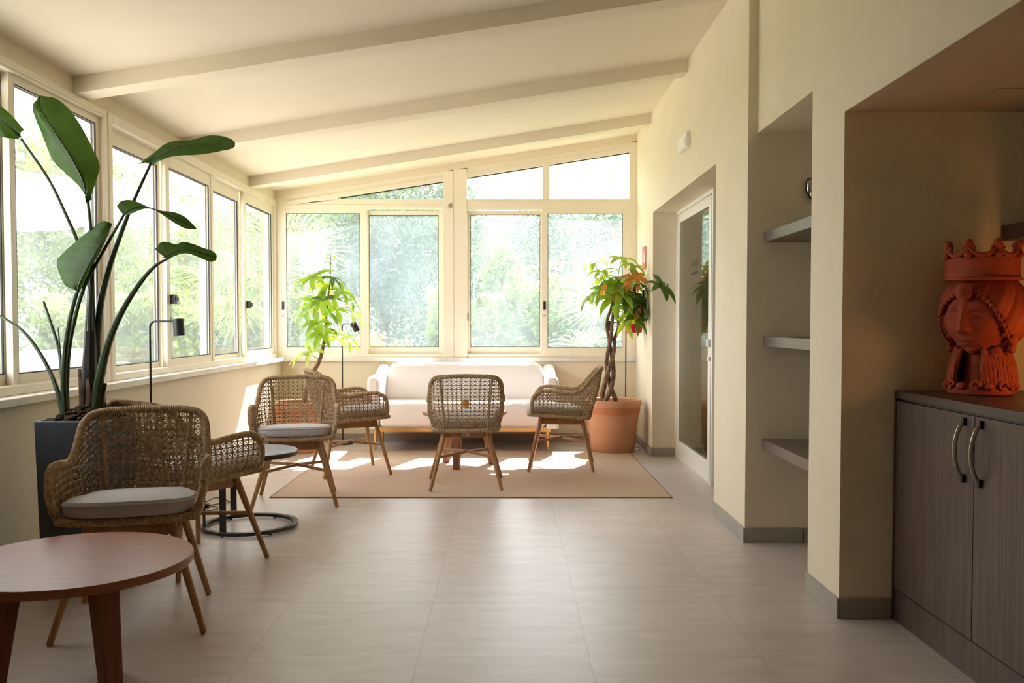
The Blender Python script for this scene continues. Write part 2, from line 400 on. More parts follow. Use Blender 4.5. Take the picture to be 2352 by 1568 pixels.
def back_sash(root, x0, x1, z0, z1, y0, gx0, gx1, gz0, gz1, latch=None):
    b = MB(); y1 = y0+.036
    b.box(x0, gx0, y0, y1, z0, z1); b.box(gx1, x1, y0, y1, z0, z1); b.box(gx0, gx1, y0, y1, z0, gz0); b.box(gx0, gx1, y0, y1, gz1, z1)
    s = b.build('sash', M['alu'], root, bevel=.003)
    MB().box(gx0-.004, gx1+.004, y0+.014, y0+.020, gz0-.004, gz1+.004).build('pane', M['dusty_haze'], s)
    gasket_y(gx0, gx1, gz0, gz1, y0+.008).build('gasket', M['gasket'], s)
    if latch:
        lx, lz = latch
        b = MB(); b.box(lx-.011, lx+.011, y0-.006, y0, lz-.035, lz+.045); b.box(lx-.012, lx+.012, y0-.004, y0, lz-.10, lz-.093)
        b.build('latch', M['black'], s)
# left pair and the wedge light above it
def back_window(name, x0, x1):
    root = struct(empty(name)); b = MB()
    return root, b
w3 = struct(empty('window_3', (0, 0, 0)))
b = MB(); ya, yb = YB, 8.91
b.box(-2.31, -2.245, ya, yb, .836, zc(-2.3)-.065); b.box(-.645, -.542, ya-.012, yb, .836, zc(-.6)-.065)
b.box(-2.245, -.645, ya, yb, .836, .868); b.box(-2.245, -.645, ya, yb, 2.31, 2.345)
b.prism([(-2.245, 2.345), (-.645, 2.345), (-.645, 2.398), (-1.66, 2.398), (-1.70, zc(-1.70)-.15), (-2.245, zc(-2.245)-.15)], 1, ya+.004, yb-.004)
b.prism([(-2.31, zc(-2.31)-.16), (-.645, zc(-.645)-.16), (-.645, zc(-.645)-.062), (-2.31, zc(-2.31)-.062)], 1, ya+.002, yb-.002)
b.prism([(-2.2, zc(-2.2)-.125), (-.66, zc(-.66)-.125), (-.66, zc(-.66)-.115), (-2.2, zc(-2.2)-.115)], 1, ya-.01, ya)
b.build('frame', M['alu'], w3, bevel=.003)
MB().prism([(-1.70, 2.395), (-.64, 2.395), (-.64, zc(-.64)-.155), (-1.70, 2.40)], 1, 8.85, 8.856).build('pane', M['dusty_haze'], w3)
b = MB(); b.prism([(-1.66, zc(-1.66)-.168), (-.645, zc(-.645)-.168), (-.645, zc(-.645)-.16), (-1.66, zc(-1.66)-.16)], 1, 8.83, 8.85); b.build('gasket', M['gasket'], w3)
back_sash(w3, -2.255, -1.400, .862, 2.318, 8.803, -2.197, -1.467, .938, 2.259, (-2.232, 1.345))
back_sash(w3, -1.43, -.648, .868, 2.29, 8.852, -1.387, -.695, .938, 2.248)
b = MB(); b.lathe([(0, 0), (.019, 0), (.021, .004), (.021, .012), (0, .012)], 20)
o = b.build('screw_cap', M['chrome'], w3); o.rotation_euler = (PI/2, 0, 0); o.location = (-.572, YB-.012, 2.332)
w4 = struct(empty('window_4', (0, 0, 0)))
b = MB()
b.box(-.542, -.41, ya-.008, yb, .836, zc(-.5)-.065); b.box(1.19, XR, ya, yb, .836, zc(1.2)-.065)
b.box(-.41, 1.19, ya, yb, .836, .868); b.box(-.41, 1.19, ya, yb, 2.30, 2.398)
b.prism([(-.41, zc(-.41)-.16), (1.19, zc(1.19)-.16), (1.19, zc(1.19)-.062), (-.41, zc(-.41)-.062)], 1, ya+.002, yb-.002)
b.prism([(-.43, zc(-.43)-.125), (1.20, zc(1.20)-.125), (1.20, zc(1.2)-.115), (-.43, zc(-.43)-.115)], 1, ya-.01, ya)
b.box(.335, .405, ya-.004, yb, 2.398, zc(.37)-.14)
b.box(-.443, 1.205, ya-.006, ya, 2.372, 2.384)
b.build('frame', M['alu'], w4, bevel=.003)
for xa, xb_ in ((-.41, .335), (.405, 1.19)):
    MB().prism([(xa-.005, 2.393), (xb_+.005, 2.393), (xb_+.005, zc(xb_)-.15), (xa-.005, zc(xa)-.15)], 1, 8.85, 8.856).build('pane', M['dusty_haze'], w4)
    b = MB(); b.prism([(xa, zc(xa)-.167), (xb_, zc(xb_)-.167), (xb_, zc(xb_)-.16), (xa, zc(xa)-.16)], 1, 8.83, 8.85); b.build('gasket', M['gasket'], w4)
back_sash(w4, -.425, .375, .868, 2.29, 8.852, -.380, .315, .938, 2.250)
back_sash(w4, .325, 1.195, .862, 2.318, 8.803, .388, 1.130, .935, 2.255, (.357, 1.345))
# a second slot on the fixed stile of the right pair
MB().box(-.412, -.400, 8.846, 8.852, 1.20, 1.275).build('latch', M['black'], w4)

# left side windows
def side_sash(root, y0, y1, z0, z1, x1, w=.055, latch=None, wb=.06, mat='sideglass', wt=.055):
    b = MB(); x0 = x1-.036
    frame_x(b, y0, y1, z0, z1, x0, x1, w, wb, wt)
    s = b.build('sash', M['alu'], root, bevel=.003)
    MB().box(x0+.014, x0+.020, y0+w-.004, y1-w+.004, z0+wb-.004, z1-wt+.004).build('pane', M[mat], s)
    gasket_x(y0+w, y1-w, z0+wb, z1-wt, x0+.010).build('gasket', M['gasket'], s)
    gasket_x(y0+w, y1-w, z0+wb, z1-wt, x0+.030).build('gasket', M['gasket'], s)
    if latch:
        b = MB(); b.box(x1, x1+.035, latch-.02, latch+.02, 1.305, 1.37); b.box(x1+.035, x1+.05, latch-.012, latch+.012, 1.325, 1.355)
        b.box(x1, x1+.004, latch-.012, latch+.012, 1.20, 1.21)
        b.build('latch', M['black'], s)
for wi, (ya_, yb_) in ((1, (3.233, 5.115)),):
    w = struct(empty('window_1'))
    b = MB(); frame_x(b, ya_, yb_, .838, 2.387, -2.41, -2.295, .05, .045, .05)
    b.box(-2.303, -2.288, ya_+.02, yb_-.02, 2.35, 2.362)
    b.build('frame', M['alu'], w, bevel=.003)
    n = 2 if wi else 4
    st = (yb_-ya_-.09)/n
    for j in range(n):
        side_sash(w, ya_+.045+st*j-(.02 if j else 0), ya_+.045+st*(j+1)+(.02 if j < n-1 else 0), .872, 2.352, -2.318 if j % 2 else -2.358, .045)
w2 = struct(empty('window_2'))
b = MB(); frame_x(b, 5.135, 8.80, .838, 2.387, -2.41, -2.295, .05, .04, .06)
b.box(-2.41, -2.31, 6.93, 6.98, .84, 2.387)
b.build('frame', M['alu'], w2, bevel=.003)
side_sash(w2, 5.165, 6.06, .855, 2.335, -2.362, .055, wt=.10)
side_sash(w2, 6.03, 6.955, .855, 2.335, -2.315, .06, 6.10, .075, wt=.10)
side_sash(w2, 6.945, 7.83, .855, 2.335, -2.362, .055, wt=.10)
side_sash(w2, 7.80, 8.765, .855, 2.335, -2.315, .06, 7.87, .075, wt=.10)
b = MB(); b.lathe([(0, 0), (.019, 0), (.021, .004), (.021, .012), (0, .012)], 20)
o = b.build('screw_cap', M['alu'], w2); o.rotation_euler = (0, PI/2, 0); o.location = (-2.295, 8.52, 2.34)

# ------------------------------------------------------------------ door
d = struct(empty('door_1'))
b = MB(); frame_x(b, 6.40, 7.80, 0, 2.145, 1.468, 1.53, .035, .004, .03)
b.build('frame', M['door_white'], d, bevel=.002)
b = MB(); frame_x(b, 6.478, 7.762, .006, 2.112, 1.474, 1.516, .085, .15, .075)
lf = b.build('leaf', M['door_white'], d, bevel=.002)
MB().box(1.480, 1.488, 6.555, 7.685, .15, 2.045).build('pane', M['doorglass'], lf)
MB().box(1.475, 1.50, 6.436, 6.477, .004, 2.112).build('gap_strip', M['gasket'], d)  # black strip filling the gap beside the door leaf
b = MB(); b.box(1.448, 1.475, 6.455, 6.50, 1.0, 1.055); b.box(1.455, 1.475, 6.465, 6.495, .90, .93)
b.build('lock', M['door_white'], lf)
def text(name, body, size, loc, rot, mat, parent=None, extrude=.0004, align='CENTER'):
    cu = bpy.data.curves.new(name, 'FONT'); cu.body = body; cu.size = size; cu.extrude = extrude; cu.align_x = align
    o = bpy.data.objects.new(name, cu); C.objects.link(o); o.data.materials.append(mat); o.location = loc; o.rotation_euler = rot
    dg = bpy.context.evaluated_depsgraph_get(); me = bpy.data.meshes.new_from_object(o.evaluated_get(dg))
    bpy.data.objects.remove(o)
    o = bpy.data.objects.new(name, me); C.objects.link(o); o.location = loc; o.rotation_euler = rot
    if parent: o.parent = parent
    return o
# lettering on the far face of the glass, so it reads backwards from this room
text('lettering', 'Spaces', .095, (1.4795, 7.08, 1.63), (PI/2, 0, PI/2), M['frost'], lf)
text('lettering', 'breakfast room', .042, (1.4795, 7.08, 1.565), (PI/2, 0, PI/2), M['frost'], lf)

# ------------------------------------------------------------------ chairs
T = [(.236, .228, .452), (.262, .228, .53), (.270, .206, .598), (.272, .15, .632), (.270, .05, .631), (.265, -.08, .617), (.258, -.145, .637),
     (.251, -.20, .69), (.242, -.25, .75), (.212, -.29, .787), (.158, -.312, .799), (.08, -.322, .803), (0, -.325, .805)]
B = [(.236, .226, .447), (.237, .224, .446), (.238, .20, .445), (.238, .15, .442), (.238, .06, .438), (.236, -.05, .431), (.233, -.10, .428),
     (.228, -.145, .424), (.214, -.185, .421), (.185, -.212, .419), (.14, -.222, .418), (.07, -.226, .418), (0, -.227, .418)]
mir = lambda L: L+[(-x, y, z) for x, y, z in reversed(L[:-1])]
TF, BF = mir(T), mir(B)
NS = 400
TS, BS = catmull(TF, NS), catmull(BF, NS)
def surf(s, v, out=0):
    k = s*(NS-1); i = min(int(k), NS-2); u = k-i
    t = TS[i].lerp(TS[i+1], u); bb = BS[i].lerp(BS[i+1], u)
    p = bb.lerp(t, v)
    tg = (BS[min(i+2, NS-1)]-BS[max(i-1, 0)]); n = V((tg.y, -tg.x, 0))
    if n.length > 1e-6: n.normalize()
    if n.dot(V((bb.x, bb.y, 0))) < 0: n = -n
    return p+n*(.016*math.sin(PI*min(1, v))+out)
def s_top(s):
    k = s*(NS-1); i = min(int(k), NS-2); return TS[i].lerp(TS[i+1], k-i).z, BS[i].lerp(BS[i+1], k-i).z
def make_chair(label):
    root = thing('wicker_armchair', label, 'chair', group='rope armchairs of the lounge')
    # rope-wrapped rim, ridged by the windings
    path = catmull(TF, 520); r = [.0155+.0012*math.cos(i*PI) for i in range(520)]
    rim = MB(); rim.tube(path, r, 10)
    rim.build('rim', M['cord'], root)
    fr = [(.236, .226, .447), (.225, .246, .447), (.15, .258, .444), (0, .265, .442), (-.15, .258, .444), (-.225, .246, .447), (-.236, .226, .447)]
    base = catmull(BF, 230)+catmull(list(reversed(fr)), 90)[1:-1]
    nb = len(base)
    bm_ = MB(); bm_.tube(base, [.0155+.0012*(1 if i % 2 else -1) for i in range(nb)], 8, closed=True)
    bm_.build('base_rim', M['cord'], root)
    for sx in (-1, 1):
        p = MB(); q = [V((sx*.15, -.229, .42)), V((sx*.158, -.262, .55)), V((sx*.17, -.296, .68)), V((sx*.182, -.312, .795))]
        qq = catmull(q, 60); p.tube(qq, [.0095+.0008*(1 if i % 2 else -1) for i in range(60)], 8)
        p.build('back_post', M['cord'], root)
    # woven shell
    w = MB(); NC = 50
    # equal arc spacing along the mean line
    mid = [TS[i].lerp(BS[i], .5) for i in range(NS)]
    acc = [0]
    for i in range(1, NS): acc.append(acc[-1]+(mid[i]-mid[i-1]).length)
    def s_of(f):
        L = f*acc[-1]
        for i in range(NS-1):
            if acc[i+1] >= L: return (i+(L-acc[i])/max(1e-9, acc[i+1]-acc[i]))/(NS-1)
        return 1
    cols = [s_of((i+.0)/NC) for i in range(NC+1)]
    for i in range(1, NC):
        zt, zb = s_top(cols[i]); n = 6 if zt > .66 else 4
        w.tube([surf(cols[i], k/n) for k in range(n+1)], .0042, 4, caps=False)
    zs = [.452+.0262*j for j in range(14)]
    def pt(s, z, out=0):
        zt, zb = s_top(s)
        if z > zt or z < zb: return None
        return surf(s, (z-zb)/(zt-zb), out)
    for z in zs:
        run = []
        for i in range(NC*2+1):
            s = s_of(i/(NC*2)); p = pt(s, z, .002 if i % 2 else -.002)
            if p is None:
                if len(run) > 2: w.tube(run, .0038, 4, caps=False)
                run = []
            else: run.append(p)
        if len(run) > 2: w.tube(run, .0038, 4, caps=False)
    for i in range(NC):
        for j in range(len(zs)):
            z0 = zs[j]; z1 = zs[j]+.0262
            a, c = pt(cols[i], z0, .003), pt(cols[i+1], z1, .003)
            if a and c: w.tube([a, c], .0023, 3, caps=False)
            a, c = pt(cols[i+1], z0, -.003), pt(cols[i], z1, -.003)
            if a and c: w.tube([a, c], .0021, 3, caps=False)
    w.build('woven_shell', M['cord_in'], root)
    # woven seat under the cushion
    s = MB(); ol = [V((p.x*.97, p.y*.97, p.z+.012)) for p in base]; cpt = V((0, .01, .45)); n = len(ol)
    s.add(ol+[cpt]+[p-V((0, 0, .018)) for p in ol]+[cpt-V((0, 0, .02))], [(i, (i+1) % n, n) for i in range(n)]+[((i+1) % n+n+1, i+n+1, 2*n+1) for i in range(n)]+[(i, i+n+1, (i+1) % n+n+1, (i+1) % n) for i in range(n)])
    s.build('seat', M['cord_in'], root)
    # cushion
    out = []
    for k in range(56):
        a = 2*PI*k/56; cx_, sy_ = math.cos(a), math.sin(a)
        e = .42
        x = abs(cx_)**e*(1 if cx_ > 0 else -1); y = abs(sy_)**e*(1 if sy_ > 0 else -1)
        hw = .234 if y > 0 else .205
        f = .288-.02*abs(x)**2 if y > 0 else .185
        out.append(V((x*(hw+.004*y), y*f+.005, 0)))
    prof = [(.86, .457), (.965, .462), (.992, .470), (1.0, .486), (.996, .505), (.965, .519), (.86, .528), (.6, .534), (.3, .537), (.02, .538)]
    tl = lambda y: -.085*(.26-y)
    rows = [[V((p.x*f, (p.y-.03)*f+.03, z+tl((p.y-.03)*f+.03))) for p in out+[out[0]]] for f, z in prof]
    q = MB(); q.grid(rows); q.add(rows[0][:-1], [tuple(range(56))])
    q.tube([V((p.x*1.0, p.y, .508+tl(p.y))) for p in out], .0035, 5, closed=True)
    q.build('cushion', M['grey_fabric'], root)
    # timber underframe
    ft = {(1, 1): (.267, .255), (-1, 1): (-.267, .255), (1, -1): (.249, -.255), (-1, -1): (-.249, -.255)}
    tp = {}
    for (sx, sy), (fx, fy) in ft.items():
        top = V((sx*.142, sy*.158, .425)); tp[(sx, sy)] = (top, V((fx, fy, 0)))
        l = MB(); foot = V((fx, fy, 0))
        foot = foot.lerp(top, .0075); l.tube([foot, foot.lerp(top, .012), foot.lerp(top, .05), foot.lerp(top, .8), top], [.0105, .0125, .0125, .0165, .0175], 14)
        l.build('leg', M['chairwood'], root)
    for sy in (-1, 1):
        a = MB(); a.box(-.135, .135, sy*.152-.011, sy*.152+.011, .362, .405)
        a.prism([(-.135, .405), (.135, .405), (.10, .415), (-.10, .415)], 1, sy*.152-.011, sy*.152+.011)
        a.build('apron', M['chairwood'], root, bevel=.002)
    for sx in (-1, 1):
        a = MB(); a.box(sx*.136-.011, sx*.136+.011, -.145, .145, .362, .405); a.box(sx*.136-.011, sx*.136+.011, -.105, .105, .405, .42); a.build('apron', M['chairwood'], root, bevel=.002)
    for d1, d2, dz in (((1, 1), (-1, -1), 0), ((-1, 1), (1, -1), .004)):
        a_, b_ = tp[d1], tp[d2]
        p1 = a_[1].lerp(a_[0], .54); p2 = b_[1].lerp(b_[0], .54); m_ = (p1+p2)*.5+V((0, 0, .012+dz))
        a = MB(); a.tube([p1, p1.lerp(m_, .5), m_, m_.lerp(p2, .5), p2], .0125, 4, flat=.72, smooth=False)
        a.build('stretcher', M['chairwood'], root)
    return root
FX = lambda f: math.atan2(f[1], f[0])-PI/2
chairs = [
 ((-1.474, 3.50), (.252, -.968), 'rope armchair with grey cushion facing the wooden coffee table at the front left'),
 ((-1.567, 4.335), (.543, .84), 'rope armchair seen from behind its side, between front armchair and black ring side table'),
 ((-1.400, 5.825), (.185, -.983), 'rope armchair with grey cushion facing the room behind the black side table'),
 ((-1.243, 6.94), (.916, .40), 'rope armchair on the rug turned towards the sofa, behind armchair with visible cushion'),
 ((-.308, 6.39), (-.05, .998), 'rope armchair with its back turned, a barcode sticker under the seat, before the sofa'),
 ((.43, 7.19), (-1, .08), 'rope armchair in side view beside the terracotta pot on the right'),
]
proto = make_chair('x')
for i, (p, f, lab) in enumerate(chairs):
    o = proto if i == 0 else copy_tree(proto)
    onrug = i in (3, 4, 5)
    o.location = (p[0], p[1], .0075 if onrug else 0); o.rotation_euler = (0, 0, FX(f)); o['label'] = lab
    if i == 4:
        b = MB(); b.box(-.024, .024, -.1645, -.1632, .374, .394); st = b.build('barcode_sticker', [M['white'], M['ink']], o)
        b = MB(); x = -.019
        for wd in (3, 1, 2, 4, 1, 3, 2, 1, 4, 2):
            if -.004 < x < .002: x = .002
            b.box(x, x+wd*.0007, -.1652, -.1644, .377, .391); x += wd*.0007+.0016
        b.build('bars', M['ink'], st)

# ------------------------------------------------------------------ tables
def round_table(loc, angs, label):
    root = thing('round_coffee_table', label, 'coffee table', loc)
    b = MB(); R = .348
    b.lathe([(R-.02, .423), (R-.004, .423), (R-.001, .426), (R, .446), (R-.003, .450), (.001, .450)], 96)
    b.build('tabletop', M['tablewood'], root)
    for a in angs:
        a = math.radians(a); l = MB(); er = V((math.cos(a), math.sin(a), 0)); et = V((-er.y, er.x, 0))
        vs = []
        for z, r_, wr, wt in ((0, .225, .036, .024), (.423, .170, .060, .034)):
            c = er*r_
            vs += [c+er*wr*.6-et*wt+V((0, 0, z)), c+er*wr*.6+et*wt+V((0, 0, z)), c-er*wr*.6+et*wt+V((0, 0, z)), c-er*wr*.6-et*wt+V((0, 0, z))]
        l.add(vs, [(0, 3, 2, 1), (4, 5, 6, 7), (0, 1, 5, 4), (1, 2, 6, 5), (2, 3, 7, 6), (3, 0, 4, 7)])
        l.build('leg', M['tableleg'], root, bevel=.004)
    return root
round_table((-1.337, 2.71, 0), (88, 208, 322), 'reddish round wooden coffee table at the front left edge')
round_table((-.361, 7.28, .0075), (-104, 137, 16), 'round wooden coffee table on the rug, in front of the sofa')

t = thing('ring_side_table', 'small round grey topped side table on a black ring base beside two armchairs', 'side table', (-1.49, 5.08, 0))
b = MB(); b.lathe([(.255, .418), (.268, .418), (.270, .421), (.270, .442), (.267, .445), (.001, .445)], 72, mi=0)
b.build('tabletop', [M['stone_top']], t)
b = MB(); b.lathe([(.2705, .418), (.2725, .420), (.2725, .441), (.2705, .443)], 72, cap=False); b.build('edge_band', M['black'], t)
b = MB(); b.lathe([(.242, .008), (.268, .008), (.270, .010), (.270, .026), (.268, .028), (.242, .028), (.240, .026), (.240, .010), (.242, .008)], 80, cap=False)
for k in range(6):
    a = 2*PI*k/6+.2; b.lathe([(.001, 0), (.008, 0), (.008, .009), (.001, .009)], 10, c=(.255*math.cos(a), .255*math.sin(a), 0))
b.build('ring_base', M['black'], t)
for a in (206, 252, 128):
    a = math.radians(a); e = V((math.cos(a), math.sin(a), 0))*.252; b = MB(); b.box(-.006, .006, -.0175, .0175, .02, .42, mat=Matrix.Translation(e) @ Matrix.Rotation(a, 4, 'Z'))
    b.build('column', M['black'], t)

def tumbler(loc, label, liquid, h=.095, r=.03):
    t = thing('drinking_glass', label, 'glass', loc)
    b = MB(); b.lathe([(.001, 0), (r*.82, 0), (r*.84, .003), (r, h), (r-.002, h), (r*.82-.002, .006), (.001, .006)], 28)
    b.build('tumbler', M['tumbler'], t)
    b = MB(); b.lathe([(.001, .007), (r*.80, .007), (r*.93, h*.80), (.001, h*.80)], 24); b.build('drink', liquid, t)
tumbler((-1.425, 5.075, .446), 'glass of brown drink on the grey side table', M['drink'])
tumbler((-.355, 7.30, .4585), 'glass of yellow juice on the table before the sofa', M['juice'], .10, .035)

# ------------------------------------------------------------------ sofa
s = thing('sofa', 'off-white two seat sofa on brass legs under the back windows', 'sofa', (0, 0, 0))
def rbox(b, x0, x1, y0, y1, z0, z1, r, n=4):
    """box with rounded edges"""
    pts = []
    for i, sz in enumerate((0, 1)): pass
    c = V(((x0+x1)/2, (y0+y1)/2, (z0+z1)/2)); hx, hy, hz = (x1-x0)/2, (y1-y0)/2, (z1-z0)/2
    rings = 2*(n+1); seg = 4*(n+1); rows = []
    for i in range(rings):
        th = -PI/2+PI*(i if i <= n else i-1)/(2*n); 
        zc_ = (-1 if i <= n else 1)*(hz-r)
        row = []
        for q in range(4):
            for j in range(n+1):
                a = q*PI/2+PI/2*j/n
                sx = 1 if q in (0, 3) else -1; sy = 1 if q in (0, 1) else -1
                row.append(c+V((sx*(hx-r)+r*math.cos(th)*math.cos(a), sy*(hy-r)+r*math.cos(th)*math.sin(a), zc_+r*math.sin(th))))
        row.append(row[0].copy()); rows.append(row)
    b.grid(rows); b.add(rows[0][:-1], [tuple(range(seg-1, -1, -1))]); b.add(rows[-1][:-1], [tuple(range(seg))])
b = MB(); rbox(b, -1.165, .335, 8.00, 8.58, .235, .452, .035); b.build('seat', M['sofa'], s)
# back: rounded slab leaning slightly
b = MB(); rows = []
prof = [(8.49, .42), (8.47, .47), (8.485, .60), (8.50, .70), (8.52, .76), (8.565, .795), (8.63, .80), (8.70, .775), (8.735, .70), (8.745, .5), (8.74, .25)]
prof = [(p.x, p.y) for p in catmull([(y, z, 0) for y, z in prof], 40)]
xs = [-1.165, -1.162, -1.15, -1.12, -1.07, -.99]+[-.9+.1*i for i in range(9)]+[.0, .10, .16, .24, .29, .32, .332, .335]
for x in xs:
    e = min(x+1.165, .335-x); dz = 0
    if e < .11: dz = (.11-math.sqrt(max(0, .11**2-(.11-e)**2)))
    rows.append([V((x, y, z-dz*max(0, min(1, (z-.55)/.2))*.85)) for y, z in prof])
b.grid(rows); b.add(rows[0], [tuple(range(len(prof)))]); b.add(rows[-1], [tuple(range(len(prof)-1, -1, -1))])
b.build('backrest', M['sofa'], s)
for sx in (0, 1):
    xa, xb_ = ((-1.285, -1.168) if sx == 0 else (.338, .455)); b = MB(); rows = []
    ys = [8.005, 8.008, 8.02, 8.06, 8.15, 8.28, 8.40, 8.50, 8.56, 8.62, 8.68, 8.73, 8.742]
    for y in ys:
        top = .695+.005*(y-8.0) if y < 8.4 else .697+.075*((y-8.4)/.34)**1.4
        e = y-8.005; ins = 0
        if e < .05: ins = .05-math.sqrt(max(0, .0025-(.05-e)**2))
        row = []
        cxm, hw = (xa+xb_)/2, (xb_-xa)/2-ins*.55
        r = min(.05, hw*.98)
        pr = [(-hw, .22)]+[(-hw, .4)]+[(-(hw-r*.9)-r*.9*math.cos(a), top-ins*.6-r+r*math.sin(a)) for a in [PI/2*k/6 for k in range(7)]]
        pr += [((hw-r*.9)+r*.9*math.sin(a), top-ins*.6-r+r*math.cos(a)) for a in [PI/2*k/6 for k in range(7)]]+[(hw, .4), (hw, .22)]
        rows.append([V((cxm+x, y, z)) for x, z in pr])
    b.grid(rows)
    for row, rev in ((rows[0], 0), (rows[-1], 1)): b.add(row, [tuple(range(len(row)))])
    b.build('armrest', M['sofa'], s)
b = MB(); b.box(-1.21, .385, 8.03, 8.07, .188, .234); b.box(-1.21, .385, 8.66, 8.70, .188, .22); b.box(-1.21, -1.17, 8.07, 8.66, .188, .22); b.box(.345, .385, 8.07, 8.66, .188, .22)
b.build('rail', M['brass'], s, bevel=.003)
for x in (-1.232, .362):
    for y in (8.17, 8.66):
        b = MB(); b.tube([(x, y, 0), (x, y, .19)], [.011, .014], 14); b.build('leg', M['brass'], s)

# ------------------------------------------------------------------ rug
r_ = thing('rug', 'large pale brown flatweave rug under the sofa group', 'rug', (0, 0, 0))
b = MB(); b.box(-1.600, 1.095, 5.935, 8.12, 0, .007); b.build('pile', M['rug'], r_)
b = MB(); e = .006
frame = [(-1.605, 1.10, 5.929, 5.937), (-1.605, 1.10, 8.118, 8.126), (-1.606, -1.598, 5.929, 8.126), (1.093, 1.101, 5.929, 8.126)]
for f in frame: b.box(*f, 0, .0075)
b.build('binding', M['rug_edge'], r_)

# ------------------------------------------------------------------ floor lamps
def lamp(loc, ang, label, tilt=0, ht=1.185, arm=.165):
    t = thing('floor_lamp', label, 'floor lamp', loc, ang)
    b = MB(); b.lathe([(.001, 0), (.095, 0), (.097, .003), (.097, .010), (.094, .013), (.001, .013)], 40); b.build('base', M['black'], t)
    pts = [V((0, 0, .012)), V((0, 0, .5)), V((0, 0, ht-.035))]+[V((.035-.035*math.cos(a), 0, ht-.035+.035*math.sin(a))) for a in [PI/2*k/6 for k in range(1, 7)]]+[V((arm-.03, 0, ht))]
    b = MB(); b.tube(pts, .0062, 10); b.build('pole', M['black'], t)
    b = MB(); b.lathe([(.001, .0), (.030, 0), (.033, -.003), (.033, -.10), (.0305, -.10), (.0305, -.02), (.001, -.018)], 32)
    o = b.build('lamp_shade', M['black'], t); o.location = (arm, 0, ht+.015); o.rotation_euler = (0, tilt, 0)
    return t
lamp((-2.10, 5.20, 0), 0, 'black floor lamp with cylinder head standing at the left window wall', tilt=-.05)
lamp((-1.615, 8.62, 0), .15, 'black floor lamp partly hidden behind the leafy plant left of the sofa', tilt=-.5, ht=1.17, arm=.10)
lamp((1.142, 8.64, 0), PI, 'black floor lamp in the right back corner behind the braided tree', tilt=.15)
def cord(name, pts, label, n=80, r=.0028):
    b = MB(); b.tube(catmull(pts, n), r, 6); return tag(b.build(name, M['black']), label, 'cable')
def fl(px, py):
    Y = FPX*CH/(py-743); return V(((px-CX)*Y/FPX, Y, .004))
cord('lamp_cable', [fl(440, 1180), fl(462, 1178), fl(490, 1174), fl(496, 1168), fl(478, 1164), fl(500, 1160), fl(524, 1156), fl(512, 1150), fl(492, 1146), fl(478, 1151), fl(470, 1155), fl(440, 1158)], 'thin black cable looped on the floor behind the ring side table')
b = MB(); b.box(-.03, .03, -.02, .02, 0, .028); o = b.build('cable_adapter', M['black'], bevel=.004); o.location = fl(450, 1178); o.location.z = 0; o.location.y += .12
tag(o, 'small black adapter box on the floor beside the looped cable', 'adapter')
cord('lamp_cable', [(1.16, 8.60, .004), (1.20, 8.42, .004), (1.235, 8.32, .004), (1.22, 8.22, .004), (1.19, 8.18, .004)], 'short black cable on the floor right of the big terracotta pot', 40)

# ------------------------------------------------------------------ potted money trees
def leaflet(b, base, d, nrm, L, W, mi, droop):
    """pointed oval leaflet, folded a little along the midrib and drooping"""
    d = d.normalized(); side = d.cross(nrm).normalized(); rows = []
    n = 7; p = base.copy(); dd = d.copy()
    for i in range(n):
        u = i/(n-1); w = W*(math.sin(PI*min(1, u**.8*.98+.02)))**.85
        if i == n-1: w = .0006
        up = side.cross(dd)
        rows.append([p-side*w+up*(w*.25), p-side*w*.5+up*(w*.08), p, p+side*w*.5+up*(w*.08), p+side*w+up*(w*.25)])
        p = p+dd*(L/(n-1)); dd = (dd+V((0, 0, -droop/(n-1)))).normalized()
    b.grid(rows, mi)
def palmate(fol, tw, hub, axis, L, k, rnd, mi=None, from_pt=None, spread=1.25, droop=1.7, weights=None):
    axis = (axis.normalized()+V((0, 0, .75))).normalized(); a = V((0, 0, 1)) if abs(axis.z) < .8 else V((1, 0, 0))
    e1 = axis.cross(a).normalized(); e2 = axis.cross(e1); ph = rnd.random()*6
    for j in range(k):
        an = ph+2*PI*j/k+rnd.uniform(-.15, .15)
        d = (axis*math.cos(spread)+(e1*math.cos(an)+e2*math.sin(an))*math.sin(spread))
        l = L*rnd.uniform(.75, 1.1)
        m_ = mi if mi is not None else rnd.choices((0, 1, 2), weights or (6, 3, 1))[0]
        leaflet(fol, hub, d, axis, l, l*.155, m_, droop*rnd.uniform(.6, 1.3))
    if from_pt is not None:
        mid = from_pt.lerp(hub, .55)+V((0, 0, .03))
        s_ = MB(); s_.tube(catmull([from_pt, mid, hub], 8), .0028, 5); s_.build('leaf_stalk', M['twig'], tw)
def pot(root, rr, hh, rb):
    b = MB(); b.lathe([(.001, 0), (rb, 0), (rb+.004, .006), (rr*.90, hh*.74)], 64, mi=0)
    b.lathe([(rr*.90, hh*.74), (rr*.935, hh*.745), (rr*.945, hh*.77), (rr*.945, hh*.86)], 64, mi=1)
    b.lathe([(rr*.945, hh*.86), (rr*.97, hh*.865), (rr*.995, hh*.90), (rr, hh*.94), (rr*.985, hh*.98), (rr*.95, hh), (rr*.88, hh*.985), (rr*.86, hh*.94), (rr*.84, hh*.80)], 64, mi=0)
    b.build('pot', [M['terracotta'], M['terra_dark']], root)
    b = MB(); rows = []
    rnd = random.Random(3)
    b.lathe([(rr*.845, hh*.84), (rr*.6, hh*.86), (rr*.3, hh*.87), (.001, hh*.87)], 40); b.build('soil', M['soil'], root)
LM = [M['pachira'], M['pachira_l'], M['pachira_d'], M['pachira_o']]
